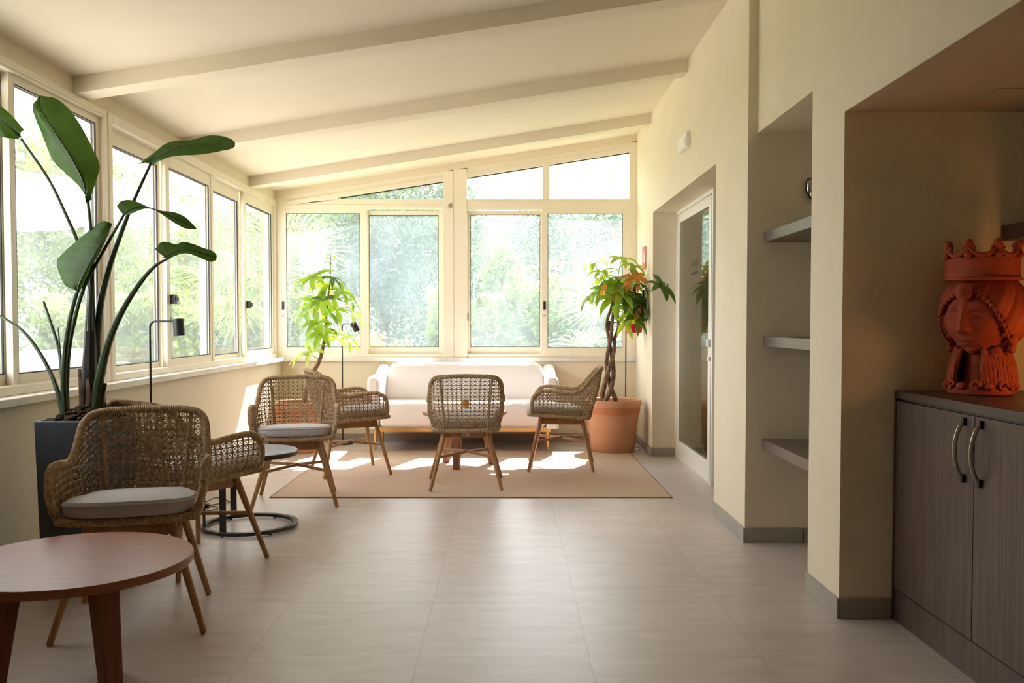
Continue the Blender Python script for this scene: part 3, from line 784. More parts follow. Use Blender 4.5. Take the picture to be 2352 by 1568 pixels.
# tree left of the sofa
Yt = 8.14; c1 = V((-1.905, 8.15, 0)); rnd = random.Random(11)
t = thing('potted_money_tree', 'tall potted tree with drooping bright leaves in the back left corner', 'potted plant', c1)
pot(t, .26, .46, .19)
L_ = lambda px, py, Y=Yt: at(px, py, Y)-c1
b = MB(); b.tube(catmull([(0.0, 0, .38), L_(712, 870), L_(735, 825), L_(746, 770), L_(752, 700), L_(757, 655)], 40), [lerp(.024, .007, i/39) for i in range(40)], 10)
b.tube(catmull([L_(757, 655), L_(760, 610), L_(759, 588)], 10), .003, 5)
b.build('trunk', M['bark'], t)
fol, tw = MB(), t
for px, py, ax, L, k, fr_, dy, mi in [
    (718, 640, (-.35, -.75, .5), .235, 7, (755, 668), -.10, 0), (762, 642, (.5, -.4, .6), .17, 6, (757, 660), -.05, 2), (733, 697, (-.2, -.7, -.1), .22, 6, (752, 700), -.12, 0),
    (785, 672, (.6, -.5, .2), .20, 6, (755, 680), -.06, None), (806, 692, (.8, -.3, .1), .17, 5, (755, 690), .03, None), (700, 700, (-.7, -.2, 0), .17, 5, (752, 705), .05, None),
    (740, 765, (-.1, -.8, .1), .21, 6, (747, 772), -.06, 0), (796, 778, (.6, -.4, .2), .20, 5, (746, 790), -.05, 1), (778, 775, (.3, .5, .2), .17, 5, (746, 785), .10, 1),
    (718, 808, (-.4, -.6, .3), .22, 5, (738, 815), -.08, 1), (688, 818, (-.8, -.3, .2), .16, 4, (735, 825), -.02, 1), (745, 716, (.2, .6, .2), .2, 5, (752, 715), .10, 1),
    (760, 588, (.2, -.3, .9), .10, 5, None, 0, 1), (746, 660, (0, .6, .5), .2, 6, (757, 660), .10, 1), (702, 722, (-.6, -.5, .0), .2, 5, (750, 715), -.06, 0), (728, 742, (-.2, -.8, .0), .2, 5, (748, 740), -.12, 0), (808, 718, (.8, -.2, .0), .18, 5, (755, 705), -.02, 1), (742, 690, (.1, -.9, .2), .2, 6, (755, 690), -.16, 2), (772, 712, (.3, -.7, -.2), .17, 4, (752, 705), -.05, 0)]:
    palmate(fol, tw, L_(px, py, Yt+dy), V(ax), L, k, rnd, mi if (mi is None or rnd.random() < .8) else None, L_(*fr_) if fr_ else None)
fol.build('foliage', LM, t)
# braided tree right of the sofa
c2 = V((.958, 8.14, .0075)); rnd = random.Random(5)
t = thing('potted_money_tree', 'braided trunk tree with some orange leaves in a terracotta pot on the right', 'potted plant', c2)
pot(t, .265, .47, .195)
L_ = lambda px, py, Y=8.12: at(px, py, Y)-c2
for kx in range(3):
    pts = []
    for i in range(46):
        u = i/45; py = 922-u*232; ctr = L_(1396+14*u, py)
        amp = .034*(1-u)**.8+.012
        if .62 < u < .93: amp += .040*math.sin(PI*(u-.62)/.31)
        if u < .14: amp += .03*(1-u/.14)
        ph = 2*PI*kx/3+u*(7.2 if u < .62 else 0)+(0 if u < .62 else 7.2*.62+.6*(u-.62))
        pts.append(ctr+V((math.cos(ph)*amp, math.sin(ph)*amp*.8, 0)))
    pts[0].z = .37
    b = MB(); b.tube(pts, [lerp(.023, .012, i/45) for i in range(46)], 10); b.build('trunk', M['bark'], t)
fol, tw = MB(), t; top = L_(1410, 692)
for px, py, ax, L, k, fr_, dy, mi in [
    (1428, 596, (.1, -.5, .8), .20, 6, (1412, 680), -.02, 1), (1366, 607, (-.4, .1, .8), .19, 6, (1395, 690), .06, 1), (1456, 613, (.3, -.4, .7), .19, 6, (1420, 680), -.05, 0),
    (1462, 642, (.2, -.7, .5), .23, 7, (1415, 690), -.14, 3), (1517, 659, (.5, -.7, .4), .20, 7, (1490, 668), -.62, 2), (1367, 676, (-.7, -.2, .5), .21, 6, (1400, 695), -.02, 1),
    (1412, 655, (-.2, -.7, .5), .22, 6, (1410, 690), -.12, 0), (1412, 688, (-.1, -.8, .2), .25, 6, (1410, 692), -.10, 0), (1440, 690, (.4, -.7, .2), .24, 6, (1410, 692), -.12, 2),
    (1474, 700, (.7, -.5, .2), .22, 6, (1415, 700), -.12, 2), (1446, 722, (.3, -.8, .0), .22, 6, (1412, 712), -.14, 0), (1487, 715, (.8, -.3, .0), .17, 5, (1415, 710), -.10, 2),
    (1440, 655, (.2, .5, .5), .22, 6, (1412, 690), .10, 0), (1390, 640, (-.5, .3, .5), .2, 6, (1400, 690), .08, 1), (1434, 745, (.2, -.5, -.2), .18, 4, (1412, 715), -.10, 1),
    (1480, 660, (.6, -.3, .5), .2, 6, (1420, 690), -.12, 2), (1405, 640, (-.1, -.3, .9), .17, 5, (1408, 690), -.05, 0), (1460, 680, (.4, .2, .4), .2, 6, (1412, 695), .05, 2), (1388, 668, (-.5, -.6, .3), .2, 6, (1405, 692), -.12, 0), (1428, 676, (.2, -.8, .3), .22, 6, (1410, 692), -.18, 0),
    (1380, 625, (-.3, -.3, .8), .18, 6, (1398, 690), -.05, 1), (1462, 735, (.5, -.6, -.1), .2, 5, (1412, 715), -.16, 2), (1480, 690, (.7, -.2, .4), .2, 6, (1415, 695), .0, 2), (1350, 690, (-.8, -.2, .2), .17, 5, (1398, 698), .0, 1)]:
    palmate(fol, tw, L_(px, py, 8.12+dy), V(ax), L, k, rnd, mi if (mi is None or mi == 2 or rnd.random() < .85) else None, L_(*fr_))
for px, py in ((1418, 662), (1470, 706), (1445, 640), (1392, 650)):
    leaflet(fol, L_(px, py, 7.93), V((rnd.uniform(-.5, .5), -.2, -1)), V((0, -1, 0)), .14, .026, 3, .2)
b = MB(); b.tube(catmull([L_(1412, 690), L_(1450, 655), L_(1480, 650, 7.8), L_(1490, 668, 7.5), L_(1517, 659, 7.5)], 20), .003, 5); b.build('leaf_stalk', M['twig'], t)
fol.v = [(min(v[0], .287), v[1], v[2]) if v[1] > -.36 else v for v in fol.v]
fol.build('foliage', LM, t)

# ------------------------------------------------------------------ strelitzia in the tall planter
c3 = V((-1.885, 3.955, 0))
t = thing('potted_bird_of_paradise', 'big leaved plant in a tall slate blue planter by the left windows', 'potted plant', c3)
b = MB(); hw, ht = .155, .752
o_ = [(-1, -1), (1, -1), (1, 1), (-1, 1)]
rings = [(hw*.90, 0), (hw, ht), (hw-.014, ht), (hw-.018, ht-.10)]
vs = [V((sx*w_, sy*w_, z)) for w_, z in rings for sx, sy in o_]
b.add(vs, [(3, 2, 1, 0)]+[(4*i+k, 4*i+(k+1) % 4, 4*i+4+(k+1) % 4, 4*i+4+k) for i in range(3) for k in range(4)])
b.build('pot', M['planter'], t, bevel=.006)
b = MB(); rnd = random.Random(2); g = 22; rows = []
for i in range(g):
    rows.append([V(((2*i/(g-1)-1)*.137, (2*j/(g-1)-1)*.137, ht-.022+.065*math.exp(-(((2*i/(g-1)-1.05)*.155)**2+((2*j/(g-1)-1)*.155)**2)/.012)+rnd.uniform(-.006, .012))) for j in range(g)])
b.grid(rows)
for k_ in range(70):
    x, y = rnd.uniform(-.125, .125), rnd.uniform(-.15, .14); z = ht-.014+.065*math.exp(-(x*x+y*y)/.012)
    b.ball((x, y, z), rnd.uniform(.010, .020), 6, 4, scale=(rnd.uniform(.8, 1.7), rnd.uniform(.7, 1.3), .6))
b.build('soil', M['soil'], t)
Ys = 4.03
L_ = lambda px, py, Y=Ys: at(px, py, Y)-c3
def stalk(name, pts, r0, r1, mat, n=30):
    b = MB(); q = catmull([L_(*p) for p in pts], n); b.tube(q, [.88*lerp(r0, r1, (i/(n-1))**.6) for i in range(n)], 8); return b.build(name, mat, t)
G, D = M['strel_stem'], M['strel_trunk']
stalk('stem', [(212, 960, 4.0), (206, 880, 4.0), (207, 780, 4.02), (208, 700, 4.02), (209, 620, 4.02), (209, 570, 4.02)], .060, .006, D)
stalk('stem', [(232, 955, 4.08), (226, 880, 4.08), (222, 800, 4.06), (230, 700, 4.05), (252, 610, 4.05), (280, 530, 4.06), (310, 455, 4.08), (348, 372, 4.1)], .036, .006, G)
stalk('stem', [(207, 760, 3.99), (208, 690, 3.99), (212, 600, 3.97), (208, 520, 3.95), (200, 445, 3.93)], .016, .007, G)
stalk('stem', [(218, 950, 3.97), (225, 890, 3.96), (245, 800, 3.94), (275, 725, 3.92), (318, 655, 3.9), (355, 612, 3.88), (392, 590, 3.86)], .034, .005, G)
stalk('stem', [(206, 800, 4.1), (206, 700, 4.12), (203, 640, 4.12), (180, 560, 4.12), (150, 490, 4.1), (112, 412, 4.08), (48, 318, 4.05)], .016, .006, G)
stalk('stem', [(152, 955, 3.98), (152, 880, 3.98), (158, 800, 3.98), (172, 730, 3.96), (195, 655, 3.94), (240, 572, 3.92), (285, 492, 3.9)], .019, .006, G)
stalk('stem', [(150, 950, 3.94), (146, 880, 3.94), (150, 800, 3.93), (160, 735, 3.92), (174, 680, 3.91), (180, 665, 3.9)], .019, .008, G)
stalk('stem', [(146, 955, 4.02), (128, 885, 4.04), (100, 825, 4.06), (62, 770, 4.08), (22, 738, 4.1), (-30, 712, 4.12), (-80, 700, 4.14)], .015, .005, G)
stalk('stem', [(150, 940, 4.05), (142, 860, 4.05), (135, 800, 4.06), (118, 745, 4.06), (100, 692, 4.07)], .013, .006, G)
stalk('stem', [(148, 900, 4.0), (140, 830, 4.0), (135, 770, 4.0), (133, 752, 4.0)], .009, .002, G)
b = MB()
for pts in ([(190, 955, 3.96), (186, 900, 3.95), (183, 846, 3.95)], [(232, 960, 3.98), (234, 915, 3.97), (243, 880, 3.97)], [(200, 958, 3.95), (203, 900, 3.945), (201, 870, 3.95)]):
    q = catmull([L_(*p) for p in pts], 10); b.tube(q, [lerp(.014, .007, i/9) for i in range(10)], 6, flat=.4)
b.build('dry_sheath', M['dry'], t)
def blade(left, mid, right, n=30, m=7, curl=.012):
    A, Bm, D_ = (catmull([L_(*p) for p in q], n) for q in (left, mid, right))
    b = MB(); rows = []; uv = []
    for i in range(n):
        row = []
        for k in range(-m, m+1):
            u = abs(k)/m; e = A[i] if k < 0 else D_[i]
            p = Bm[i].lerp(e, u)+V((0, -1, 0))*(curl*math.sin(PI*u))
            p = p+V((0, -1, 0))*(.0016*math.sin(i*1.9+u*3)*(u > .1))
            row.append(p); uv.append((i/n*1.0+u*.12, k/m))
        rows.append(row)
    b.grid(rows); b.uv = uv
    o = b.build('leaf', M['strelitzia'], t)
    r = MB(); r.tube([p+V((0, -.003, 0)) for p in Bm], [lerp(.0055, .0012, i/(n-1)) for i in range(n)], 6); r.build('midrib', G, o)
    return o
# each leaf: left edge, midrib, right edge as (px, py, depth)
blade([(196, 448, 3.93), (178, 424, 3.96), (148, 396, 3.98), (120, 366, 4.0), (98, 312, 4.01), (80, 268, 4.02), (75, 242, 4.03), (92, 222, 4.04)],
      [(200, 448, 3.93), (190, 412, 3.92), (174, 380, 3.92), (156, 350, 3.93), (130, 310, 3.95), (105, 272, 3.98), (92, 248, 4.0), (94, 221, 4.04)],
      [(205, 462, 3.93), (222, 412, 3.95), (229, 380, 3.97), (216, 348, 3.99), (192, 300, 4.0), (160, 252, 4.02), (128, 226, 4.04), (96, 220, 4.04)])
blade([(46, 322, 4.05), (30, 318, 4.02), (4, 314, 4.0), (-60, 290, 4.0), (-150, 215, 4.03)], [(48, 316, 4.05), (25, 295, 4.03), (0, 276, 4.02), (-70, 235, 4.02), (-150, 210, 4.03)],
      [(55, 298, 4.05), (30, 268, 4.05), (0, 243, 4.05), (-70, 200, 4.05), (-150, 205, 4.03)])
blade([(316, 378, 4.05), (352, 352, 4.12), (380, 330, 4.16), (406, 323, 4.16), (440, 321, 4.14), (478, 311, 4.12), (508, 312, 4.08), (532, 320, 4.04), (541, 330, 4.0)],
      [(346, 372, 4.1), (366, 356, 4.08), (390, 345, 4.06), (412, 338, 4.05), (442, 331, 4.04), (475, 331, 4.02), (506, 340, 4.0), (528, 342, 3.99), (540, 334, 3.99)],
      [(350, 378, 4.1), (370, 368, 4.03), (392, 360, 3.98), (415, 357, 3.95), (445, 356, 3.93), (475, 353, 3.92), (506, 347, 3.94), (530, 342, 3.96), (541, 335, 3.98)], curl=.006)
blade([(268, 472, 3.96), (280, 461, 3.98), (300, 459, 4.0), (322, 466, 4.0), (345, 477, 3.98), (372, 484, 3.96), (400, 487, 3.94), (428, 500, 3.9), (453, 526, 3.86)],
      [(284, 494, 3.9), (296, 484, 3.9), (314, 477, 3.9), (335, 476, 3.9), (352, 480, 3.9), (378, 489, 3.89), (402, 501, 3.88), (430, 515, 3.87), (453, 526, 3.86)],
      [(290, 494, 3.88), (304, 490, 3.85), (320, 483, 3.84), (338, 479, 3.84), (356, 482, 3.84), (380, 498, 3.84), (404, 514, 3.84), (428, 525, 3.85), (453, 526, 3.86)], curl=.006)
blade([(176, 668, 3.9), (150, 655, 3.93), (138, 632, 3.95), (130, 602, 3.96), (140, 586, 3.97), (172, 556, 3.97), (205, 529, 3.96), (235, 508, 3.95), (256, 512, 3.93)],
      [(180, 668, 3.9), (182, 655, 3.88), (188, 640, 3.87), (197, 622, 3.86), (208, 602, 3.86), (222, 576, 3.87), (236, 551, 3.89), (248, 528, 3.91), (257, 513, 3.93)],
      [(182, 668, 3.9), (190, 658, 3.95), (198, 642, 3.97), (206, 624, 3.98), (216, 604, 3.98), (230, 578, 3.97), (243, 552, 3.96), (252, 530, 3.95), (258, 514, 3.93)], curl=.018)
blade([(356, 572, 3.92), (370, 556, 3.94), (388, 556, 3.95), (404, 561, 3.95), (422, 555, 3.94), (446, 561, 3.93), (470, 570, 3.92), (490, 577, 3.9), (499, 588, 3.88)],
      [(378, 590, 3.86), (388, 586, 3.86), (400, 580, 3.86), (414, 575, 3.86), (430, 573, 3.86), (450, 577, 3.86), (470, 583, 3.86), (486, 588, 3.87), (498, 592, 3.88)],
      [(372, 592, 3.84), (388, 593, 3.82), (402, 588, 3.82), (416, 583, 3.82), (432, 582, 3.83), (450, 588, 3.83), (468, 596, 3.84), (486, 601, 3.86), (498, 596, 3.88)], curl=.006)
b = MB(); b.grid([[L_(195, 450, 3.92), L_(208, 446, 3.95)], [L_(198, 466, 3.91), L_(211, 458, 3.95)]]); b.build('leaf', M['strelitzia'], t, solid=.003)

# ------------------------------------------------------------------ shelves, cabinet
for i, z in enumerate((.556, 1.103, 1.653)):
    lab = ('dark wooden shelf, lowest of three in the narrow wall niche', 'dark wooden shelf, middle of three in the narrow wall niche', 'dark wooden shelf, topmost of three in the narrow wall niche')[i]
    o = MB().box(1.352, 1.858, 3.872, 4.718, z-.052, z).build('floating_shelf', M['darkshelf'], bevel=.0015); tag(o, lab, 'shelf')
o = MB().box(1.935, 2.218, 2.0, 3.498, 1.495, 1.555).build('floating_shelf', M['darkshelf_x'], bevel=.0015); tag(o, 'dark floating shelf above the clay head at the right edge', 'shelf')
cb = thing('cabinet', 'dark brown wood grain cabinet with bow handles under the clay head', 'cabinet', (0, 0, 0))
XF = 1.523
b = MB(); b.box(XF, 2.215, 3.482, 3.497, 0, .877); b.box(XF+.022, 2.215, 1.60, 3.482, .125, .877); b.build('body', M['darkwood'], cb)
b = MB(); b.box(XF, 2.215, 1.60, 3.497, .878, .908); b.build('top', M['darkshelf_x'], cb, bevel=.001)
b = MB(); b.box(XF+.004, XF+.02, 1.60, 3.481, 0, .122); b.build('plinth', M['darkwood'], cb)
for i, (ya_, yb_) in enumerate(((2.894, 3.478), (2.306, 2.890), (1.718, 2.302))):
    b = MB(); b.box(XF+.001, XF+.019, ya_, yb_, .127, .868); dr = b.build('door', M['darkwood'], cb, bevel=.001)
    if i < 2:
        y = 2.952 if i == 0 else 2.846
        pts = []
        for q in range(25):
            u = q/24; pts.append(V((XF-.034*math.sin(PI*u)**.55, y, .655+.19*u)))
        hb = MB(); hb.tube(pts, .0075, 8, flat=.6); h_ = hb.build('handle', M['chrome'], dr)
        for z in (.655, .845): MB().box(XF-.012, XF+.002, y-.008, y+.008, z-.014, z+.014).build('handle_mount', M['black'], dr, bevel=.003)

# silver wall piece half hidden by the pillar
t = thing('wall_sconce', 'pair of rounded silver plates on the niche wall, half hidden by the pillar', 'wall ornament', (0, 0, 0))
for nm, px, py, rx, rz in (('upper_plate', 1868, 428, .036, .040), ('lower_plate', 1872, 443, .030, .030)):
    c = at(px, py, 4.70); rows = []
    for f, dy in ((1, .012), (1.02, .004), (1, -.004), (.9, -.010), (.6, -.015), (.2, -.017), (.01, -.017)):
        row = []
        for k in range(33):
            a = 2*PI*k/32; x = abs(math.cos(a))**.55*(1 if math.cos(a) > 0 else -1); z = abs(math.sin(a))**.55*(1 if math.sin(a) > 0 else -1)
            row.append(c+V((x*rx*f, dy, z*rz*f)))
        rows.append(row)
    b = MB(); b.grid(rows); o = b.build(nm, M['chrome'], t)
    rr = [c+V((abs(math.cos(a))**.55*(1 if math.cos(a) > 0 else -1)*rx*1.03, .0, abs(math.sin(a))**.55*(1 if math.sin(a) > 0 else -1)*rz*1.03)) for a in [2*PI*k/32 for k in range(32)]]
    b = MB(); b.tube(rr, .004, 6, closed=True); b.build('dark_border', M['black'], o)

# emergency light, sign, extinguisher
t = thing('emergency_light', 'small white emergency light box high on the right wall above the door', 'emergency light', (0, 0, 0))
b = MB(); b.box(1.232, 1.265, 6.22, 6.50, 2.405, 2.505); b.build('housing', M['white'], t, bevel=.006)
b = MB(); b.box(1.226, 1.233, 6.24, 6.48, 2.415, 2.47); b.build('diffuser', M['white'], t, bevel=.003)
t = thing('fire_sign', 'small red fire extinguisher sign on the right wall above the tree', 'sign', (0, 0, 0))
b = MB(); b.box(1.259, 1.263, 8.18, 8.39, 1.675, 1.885); b.build('plate', M['sign_red'], t)
b = MB(); b.box(1.2575, 1.259, 8.30, 8.34, 1.73, 1.82); b.box(1.2575, 1.259, 8.312, 8.328, 1.82, 1.838); b.box(1.2575, 1.259, 8.296, 8.345, 1.838, 1.846)
b.prism([(8.215, 1.735), (8.27, 1.735), (8.275, 1.77), (8.25, 1.85), (8.225, 1.79)], 0, 1.2575, 1.259)
b.build('pictogram', M['white'], t)
t = thing('fire_extinguisher', 'red fire extinguisher hanging on the right wall behind the tree leaves', 'fire extinguisher', (1.172, 8.30, 1.085))
b = MB(); b.lathe([(.001, 0), (.066, 0), (.074, .008), (.076, .02), (.076, .31), (.066, .35), (.035, .375), (.022, .385), (.022, .41), (.001, .41)], 36); b.build('cylinder', M['red'], t)
b = MB(); b.tube([(0, 0, .40), (0, 0, .435)], .016, 10); b.box(-.012, .012, -.09, .03, .43, .445); b.box(-.012, .012, -.10, .03, .455, .468); b.tube(catmull([(0, .03, .43), (0, .10, .40), (0, .095, .25), (0, .085, .08)], 20), .009, 8)
b.build('valve', M['black'], t)
b = MB(); b.box(.074, .092, -.02, .02, .1, .40); b.build('bracket', M['black'], t)

# ------------------------------------------------------------------ crowned clay head vase
t = thing('clay_head_vase', 'red clay vase shaped as a crowned head on the dark cabinet', 'vase', (1.762, 3.31, .908), math.radians(-55)); t.scale = (.93, .93, 1.0)
def gs(x, s): return math.exp(-(x/s)**2)
def face_pt(th, a):
    """front is -y"""
    x = math.sin(th)*math.sin(a)*.134; y = -math.sin(th)*math.cos(a)*.138; z = .285+math.cos(th)*.15
    jaw = max(0, (.27-z)/.13)
    x *= 1-.42*jaw**1.4; 
    if y < 0: y *= 1-.10*jaw
    if y < .02:
        fr_ = min(1, max(0, -y/.06))
        dy = 0
        nz = max(0, min(1, (.318-z)/.082)); fade = gs(z-.318, .022) if z > .318 else 1
        if z > .222: dy += (.011+.027*nz**1.2)*gs(x, .013+.008*nz)*fade*(1 if z > .238 else max(0, (z-.222)/.016))
        dy += .011*gs(z-.241, .010)*(gs(x-.016, .009)+gs(x+.016, .009))
        for sx in (-1, 1):
            dy -= .020*gs(x-sx*.048, .027)*gs(z-.301, .017)
            dy += .0165*gs(x-sx*.047, .018)*gs(z-.300, .0095)
            dy += .007*gs(x-sx*.050, .032)*gs(z-.328, .008)
            dy -= .006*gs(x-sx*.047, .020)*gs(z-.3115, .0028)
            dy -= .004*gs(x-sx*.047, .018)*gs(z-.2895, .0028)
            dy += .006*gs(x-sx*.062, .034)*gs(z-.25, .03)
        dy += .011*gs(x, .028)*gs(z-.2045, .0062)+.012*gs(x, .022)*gs(z-.188, .0070)-.009*gs(x, .034)*gs(z-.1965, .0030)
        dy += .009*gs(x, .026)*gs(z-.160, .014)-.005*gs(x, .028)*gs(z-.176, .006)-.003*gs(x, .006)*gs(z-.216, .008)
        y -= dy*fr_
    return V((x, y, z))
rows = [[face_pt(PI*i/110, 2*PI*k/140) for k in range(141)] for i in range(111)]
b = MB(); b.grid(rows); b.lathe([(.072, .035), (.066, .10), (.066, .15), (.075, .19)], 40, c=(0, .015, 0)); b.build('face', M['clay'], t)
# hair with combed strands, opening round the face
b = MB(); nr, nc = 90, 150; vs = []; fs = []; 
for i in range(nr+1):
    th = PI*(.06+.86*i/nr)
    for k_ in range(nc):
        a = 2*PI*k_/nc
        rx, ry, rz = .160, .158, .150
        x = math.sin(th)*math.sin(a)*rx; y = .026-math.sin(th)*math.cos(a)*ry; z = .30+math.cos(th)*rz
        f_ = 1+.035*math.sin(9*a+5.5*th)*math.sin(th)+.012*math.sin(27*a+14*th)
        lower = max(0, (.24-z)/.1)
        x *= f_*(1-.28*lower); y = .022+(y-.022)*f_*(1-.18*lower)
        vs.append(V((x, y, min(z, .425))))
for i in range(nr):
    for k_ in range(nc):
        l = (k_+1) % nc; q = [i*nc+k_, (i+1)*nc+k_, (i+1)*nc+l, i*nc+l]
        c = (vs[q[0]]+vs[q[2]])*.5
        if c.y < .06 and c.z < .372 and (c.x/.126)**2+((c.z-.235)/.137)**2 < 1: continue
        if c.z < .30 and c.y < .012 and c.x < 0: continue
        if c.z < .165: continue
        fs.append(tuple(q))
b.add(vs, fs, 0, True)
o = b.build('hair', M['clay'], t, solid=.02)
# bead string along the hairline, rosette, ear ring
b = MB(); bp_ = []
for k_ in range(31):
    a = math.radians(-28+k_*236/30); x = -.128*math.cos(a); z = .232+.143*math.sin(a)
    z = min(z, .374)
    yy = .022-math.sqrt(max(.0001, 1-(x/.170)**2-((z-.30)/.158)**2))*.162 if (x/.170)**2+((z-.30)/.158)**2 < 1 else .022
    b.ball((x, yy-.002, z), .0085, 10, 7); bp_.append(V((x, yy-.002, z)))
b.tube(bp_, .004, 6); b.build('bead_string', M['clay'], t)
b = MB(); cx_ = V((.0, -.140, .378))
for q in range(5):
    r0 = .028-.006*q
    if r0 > .003: b.tube([cx_+V((r0*math.cos(a), -.004*q, r0*math.sin(a))) for a in [2*PI*j/20 for j in range(20)]], .0055, 6, closed=True)
b.build('rosette', M['clay'], t)
for sx in (-1, 1):
    b = MB(); b.ball((sx*.124, .0, .205), .022, 14, 10, scale=(.8, 1, 1.3)); b.ball((sx*.122, -.006, .17), .016, 12, 8)
    b.build('earring', M['clay'], t)
# crown
b = MB(); b.lathe([(.130, .420), (.148, .423), (.148, .429), (.136, .433), (.1355, .46), (.134, .495), (.135, .503), (.122, .503), (.120, .44)], 64)
n = 8
for q in range(n):
    a0 = 2*PI*(q+.12)/n; a1 = 2*PI*(q+1.12)/n; R = .133
    pts = []
    for j in range(17):
        u = j/16; a = lerp(a0, a1, u); zz = .511+.030*abs(2*u-1)**2.2
        pts.append(V((R*math.cos(a), R*math.sin(a), zz)))
    b.tube(pts, .0085, 8)
    for (aa, sg) in ((a0+.09, 1), (a1-.09, -1)):
        b.tube([V((R*math.cos(aa+sg*.085*math.cos(w)), R*math.sin(aa+sg*.085*math.cos(w)), .531+.012*math.sin(w))) for w in [1.6*PI*j/14 for j in range(15)]], .006, 7)
    b.ball((R*math.cos(a0), R*math.sin(a0), .552), .0185, 16, 12)
    b.ball((.139*math.cos(a0), .139*math.sin(a0), .512), .0135, 12, 9)
b.build('crown', M['clay'], t)
# collar with fur-like furrows and a scrolled foot
b = MB(); rows = []
for i in range(26):
    u = i/25; z = .035+.135*u; row = []
    for k_ in range(241):
        a = math.radians(-90+26+(360-52)*k_/240)
        rr = lerp(.116, .086, u**1.3)+.010*math.sin(PI*u)+.0011*math.sin(52*a+7*u)+.0006*math.sin(90*a+3*u)+(.006*math.sin(9*a) if u > .85 else 0)
        row.append(V((rr*math.cos(a), .012+rr*math.sin(a), z+.008*math.sin(9*a)*(u > .8))))
    rows.append(row)
b.grid(rows); b.build('collar', M['clay'], t, solid=.016)
b = MB(); b.lathe([(.001, 0), (.113, 0), (.121, .006), (.123, .018), (.116, .028), (.105, .04), (.001, .04)], 56)
for q in range(15):
    a = 2*PI*q/15; c = V((.118*math.cos(a), .118*math.sin(a), .034)); e_ = V((-math.sin(a), math.cos(a), 0)); er = V((math.cos(a), math.sin(a), 0))
    if q % 2 == 0: b.tube([c+e_*(.022-.0012*j)*math.cos(j*.42)+V((0, 0, (.022-.0012*j)*math.sin(j*.42)))+er*.006 for j in range(17)], .0065, 7)
    else: b.ball(c+er*.002, .019, 12, 8, scale=(1, 1, .8))
b.build('foot', M['clay'], t)

# ------------------------------------------------------------------ outdoors
GZ = -.15
b = MB(); b.box(-40, 40, 9.0, 75, GZ-.3, GZ); b.box(-40, -2.5, -10, 9.0, GZ-.3, GZ)
struct(b.build('garden_ground', M['grass']))
b = MB(); b.box(-7.5, -2.52, -6, 12, GZ, GZ+.05); struct(b.build('terrace', M['paving']))
b = MB(); b.box(-7.4, -7.15, -6, 15.0, GZ, .75); struct(b.build('garden_wall', M['paving']))
def crown(n, cen, rad, size, rnd, b=None, shell=.45):
    b = b or MB()
    # lumps make an uneven outline
    lumps = [(V((rnd.gauss(0, .45), rnd.gauss(0, .45), rnd.gauss(0, .45))), rnd.uniform(.4, .75)) for _ in range(14)]
    for _ in range(n):
        lc, lr = rnd.choice(lumps)
        d = V((rnd.gauss(0, 1), rnd.gauss(0, 1), rnd.gauss(0, 1))).normalized()*(lr*(rnd.random()**shell))
        q = lc+d
        if q.length > 1.15: q = q.normalized()*rnd.uniform(.8, 1.1)
        p = V((cen[0]+q.x*rad[0], cen[1]+q.y*rad[1], cen[2]+q.z*rad[2]))
        s_ = size*rnd.uniform(.6, 1.3)
        a = V((rnd.gauss(0, 1), rnd.gauss(0, 1), rnd.gauss(0, 1))).normalized(); c = a.cross(V((rnd.gauss(0, 1), rnd.gauss(0, 1), rnd.gauss(0, 1)))).normalized()
        b.add([p-a*s_, p-c*s_*.45, p+a*s_, p+c*s_*.45], [(0, 1, 2, 3)])
    return b
def tree(name, label, loc, rad, h, n, size, mat, seed, group=None, trunk=.12):
    rnd = random.Random(seed); t = thing(name, label, 'tree', loc, 0, group)
    crown(n, (0, 0, h), rad, size, rnd).build('foliage', mat, t)
    b = MB(); b.tube(catmull([(0, 0, 0), (.05, .02, h*.5), (-.03, .03, h)], 10), [lerp(trunk, trunk*.5, i/9) for i in range(10)], 8); b.build('trunk', M['bark'], t)
    return t
tree('garden_tree', 'dense blue green tree filling the view behind the second back window sash', (-2.35, 16.5, GZ), (1.7, 1.4, 2.7), 2.7, 30000, .045, M['leafA'], 1)
tree('garden_tree', 'dark tree behind the palm in the leftmost back window', (-4.95, 19.9, GZ), (2.2, 1.5, 3.0), 3.0, 24000, .06, M['leafC'], 2)
tree('garden_tree', 'pale round tree above the hedge in the right back window', (-.12, 22.0, GZ), (.55, .55, .85), 2.6, 4000, .06, M['leafB'], 3)
tree('garden_tree', 'large hazy tree behind the pale round tree', (2.05, 28.9, GZ), (3.4, 2.0, 2.5), 2.6, 26000, .06, M['leafA'], 4)
tree('garden_tree', 'wide hazy tree left of the pale round tree, far behind', (-2.2, 34.5, GZ), (2.9, 2.0, 2.7), 2.7, 24000, .065, M['leafA'], 5)
tree('garden_tree', 'hazy green tree behind the right hand palm', (7.2, 33.0, GZ), (3.0, 2.0, 2.6), 2.7, 18000, .07, M['leafC'], 6)
tree('garden_tree', 'leafy tree rising left of the dark tree behind the corner', (-9.6, 20.6, GZ), (2.4, 2, 3.2), 3.2, 13000, .075, M['leafC'], 7)
tree('garden_tree', 'leafy tree in the nearest side window behind the tall planter', (-10.6, 14.2, GZ), (2.2, 2.2, 2.9), 3.3, 18000, .06, M['leafC'], 8)
tree('garden_tree', 'pale leafy tree seen through the side windows beyond the parasols', (-8.0, 26.0, GZ), (2.6, 2, 2.2), 2.4, 9000, .085, M['leafB'], 9)
tree('garden_tree', 'leafy tree behind the near left parasol', (-13.6, 20.5, GZ), (2.8, 2.4, 3.6), 4.0, 14000, .085, M['leafC'], 10)
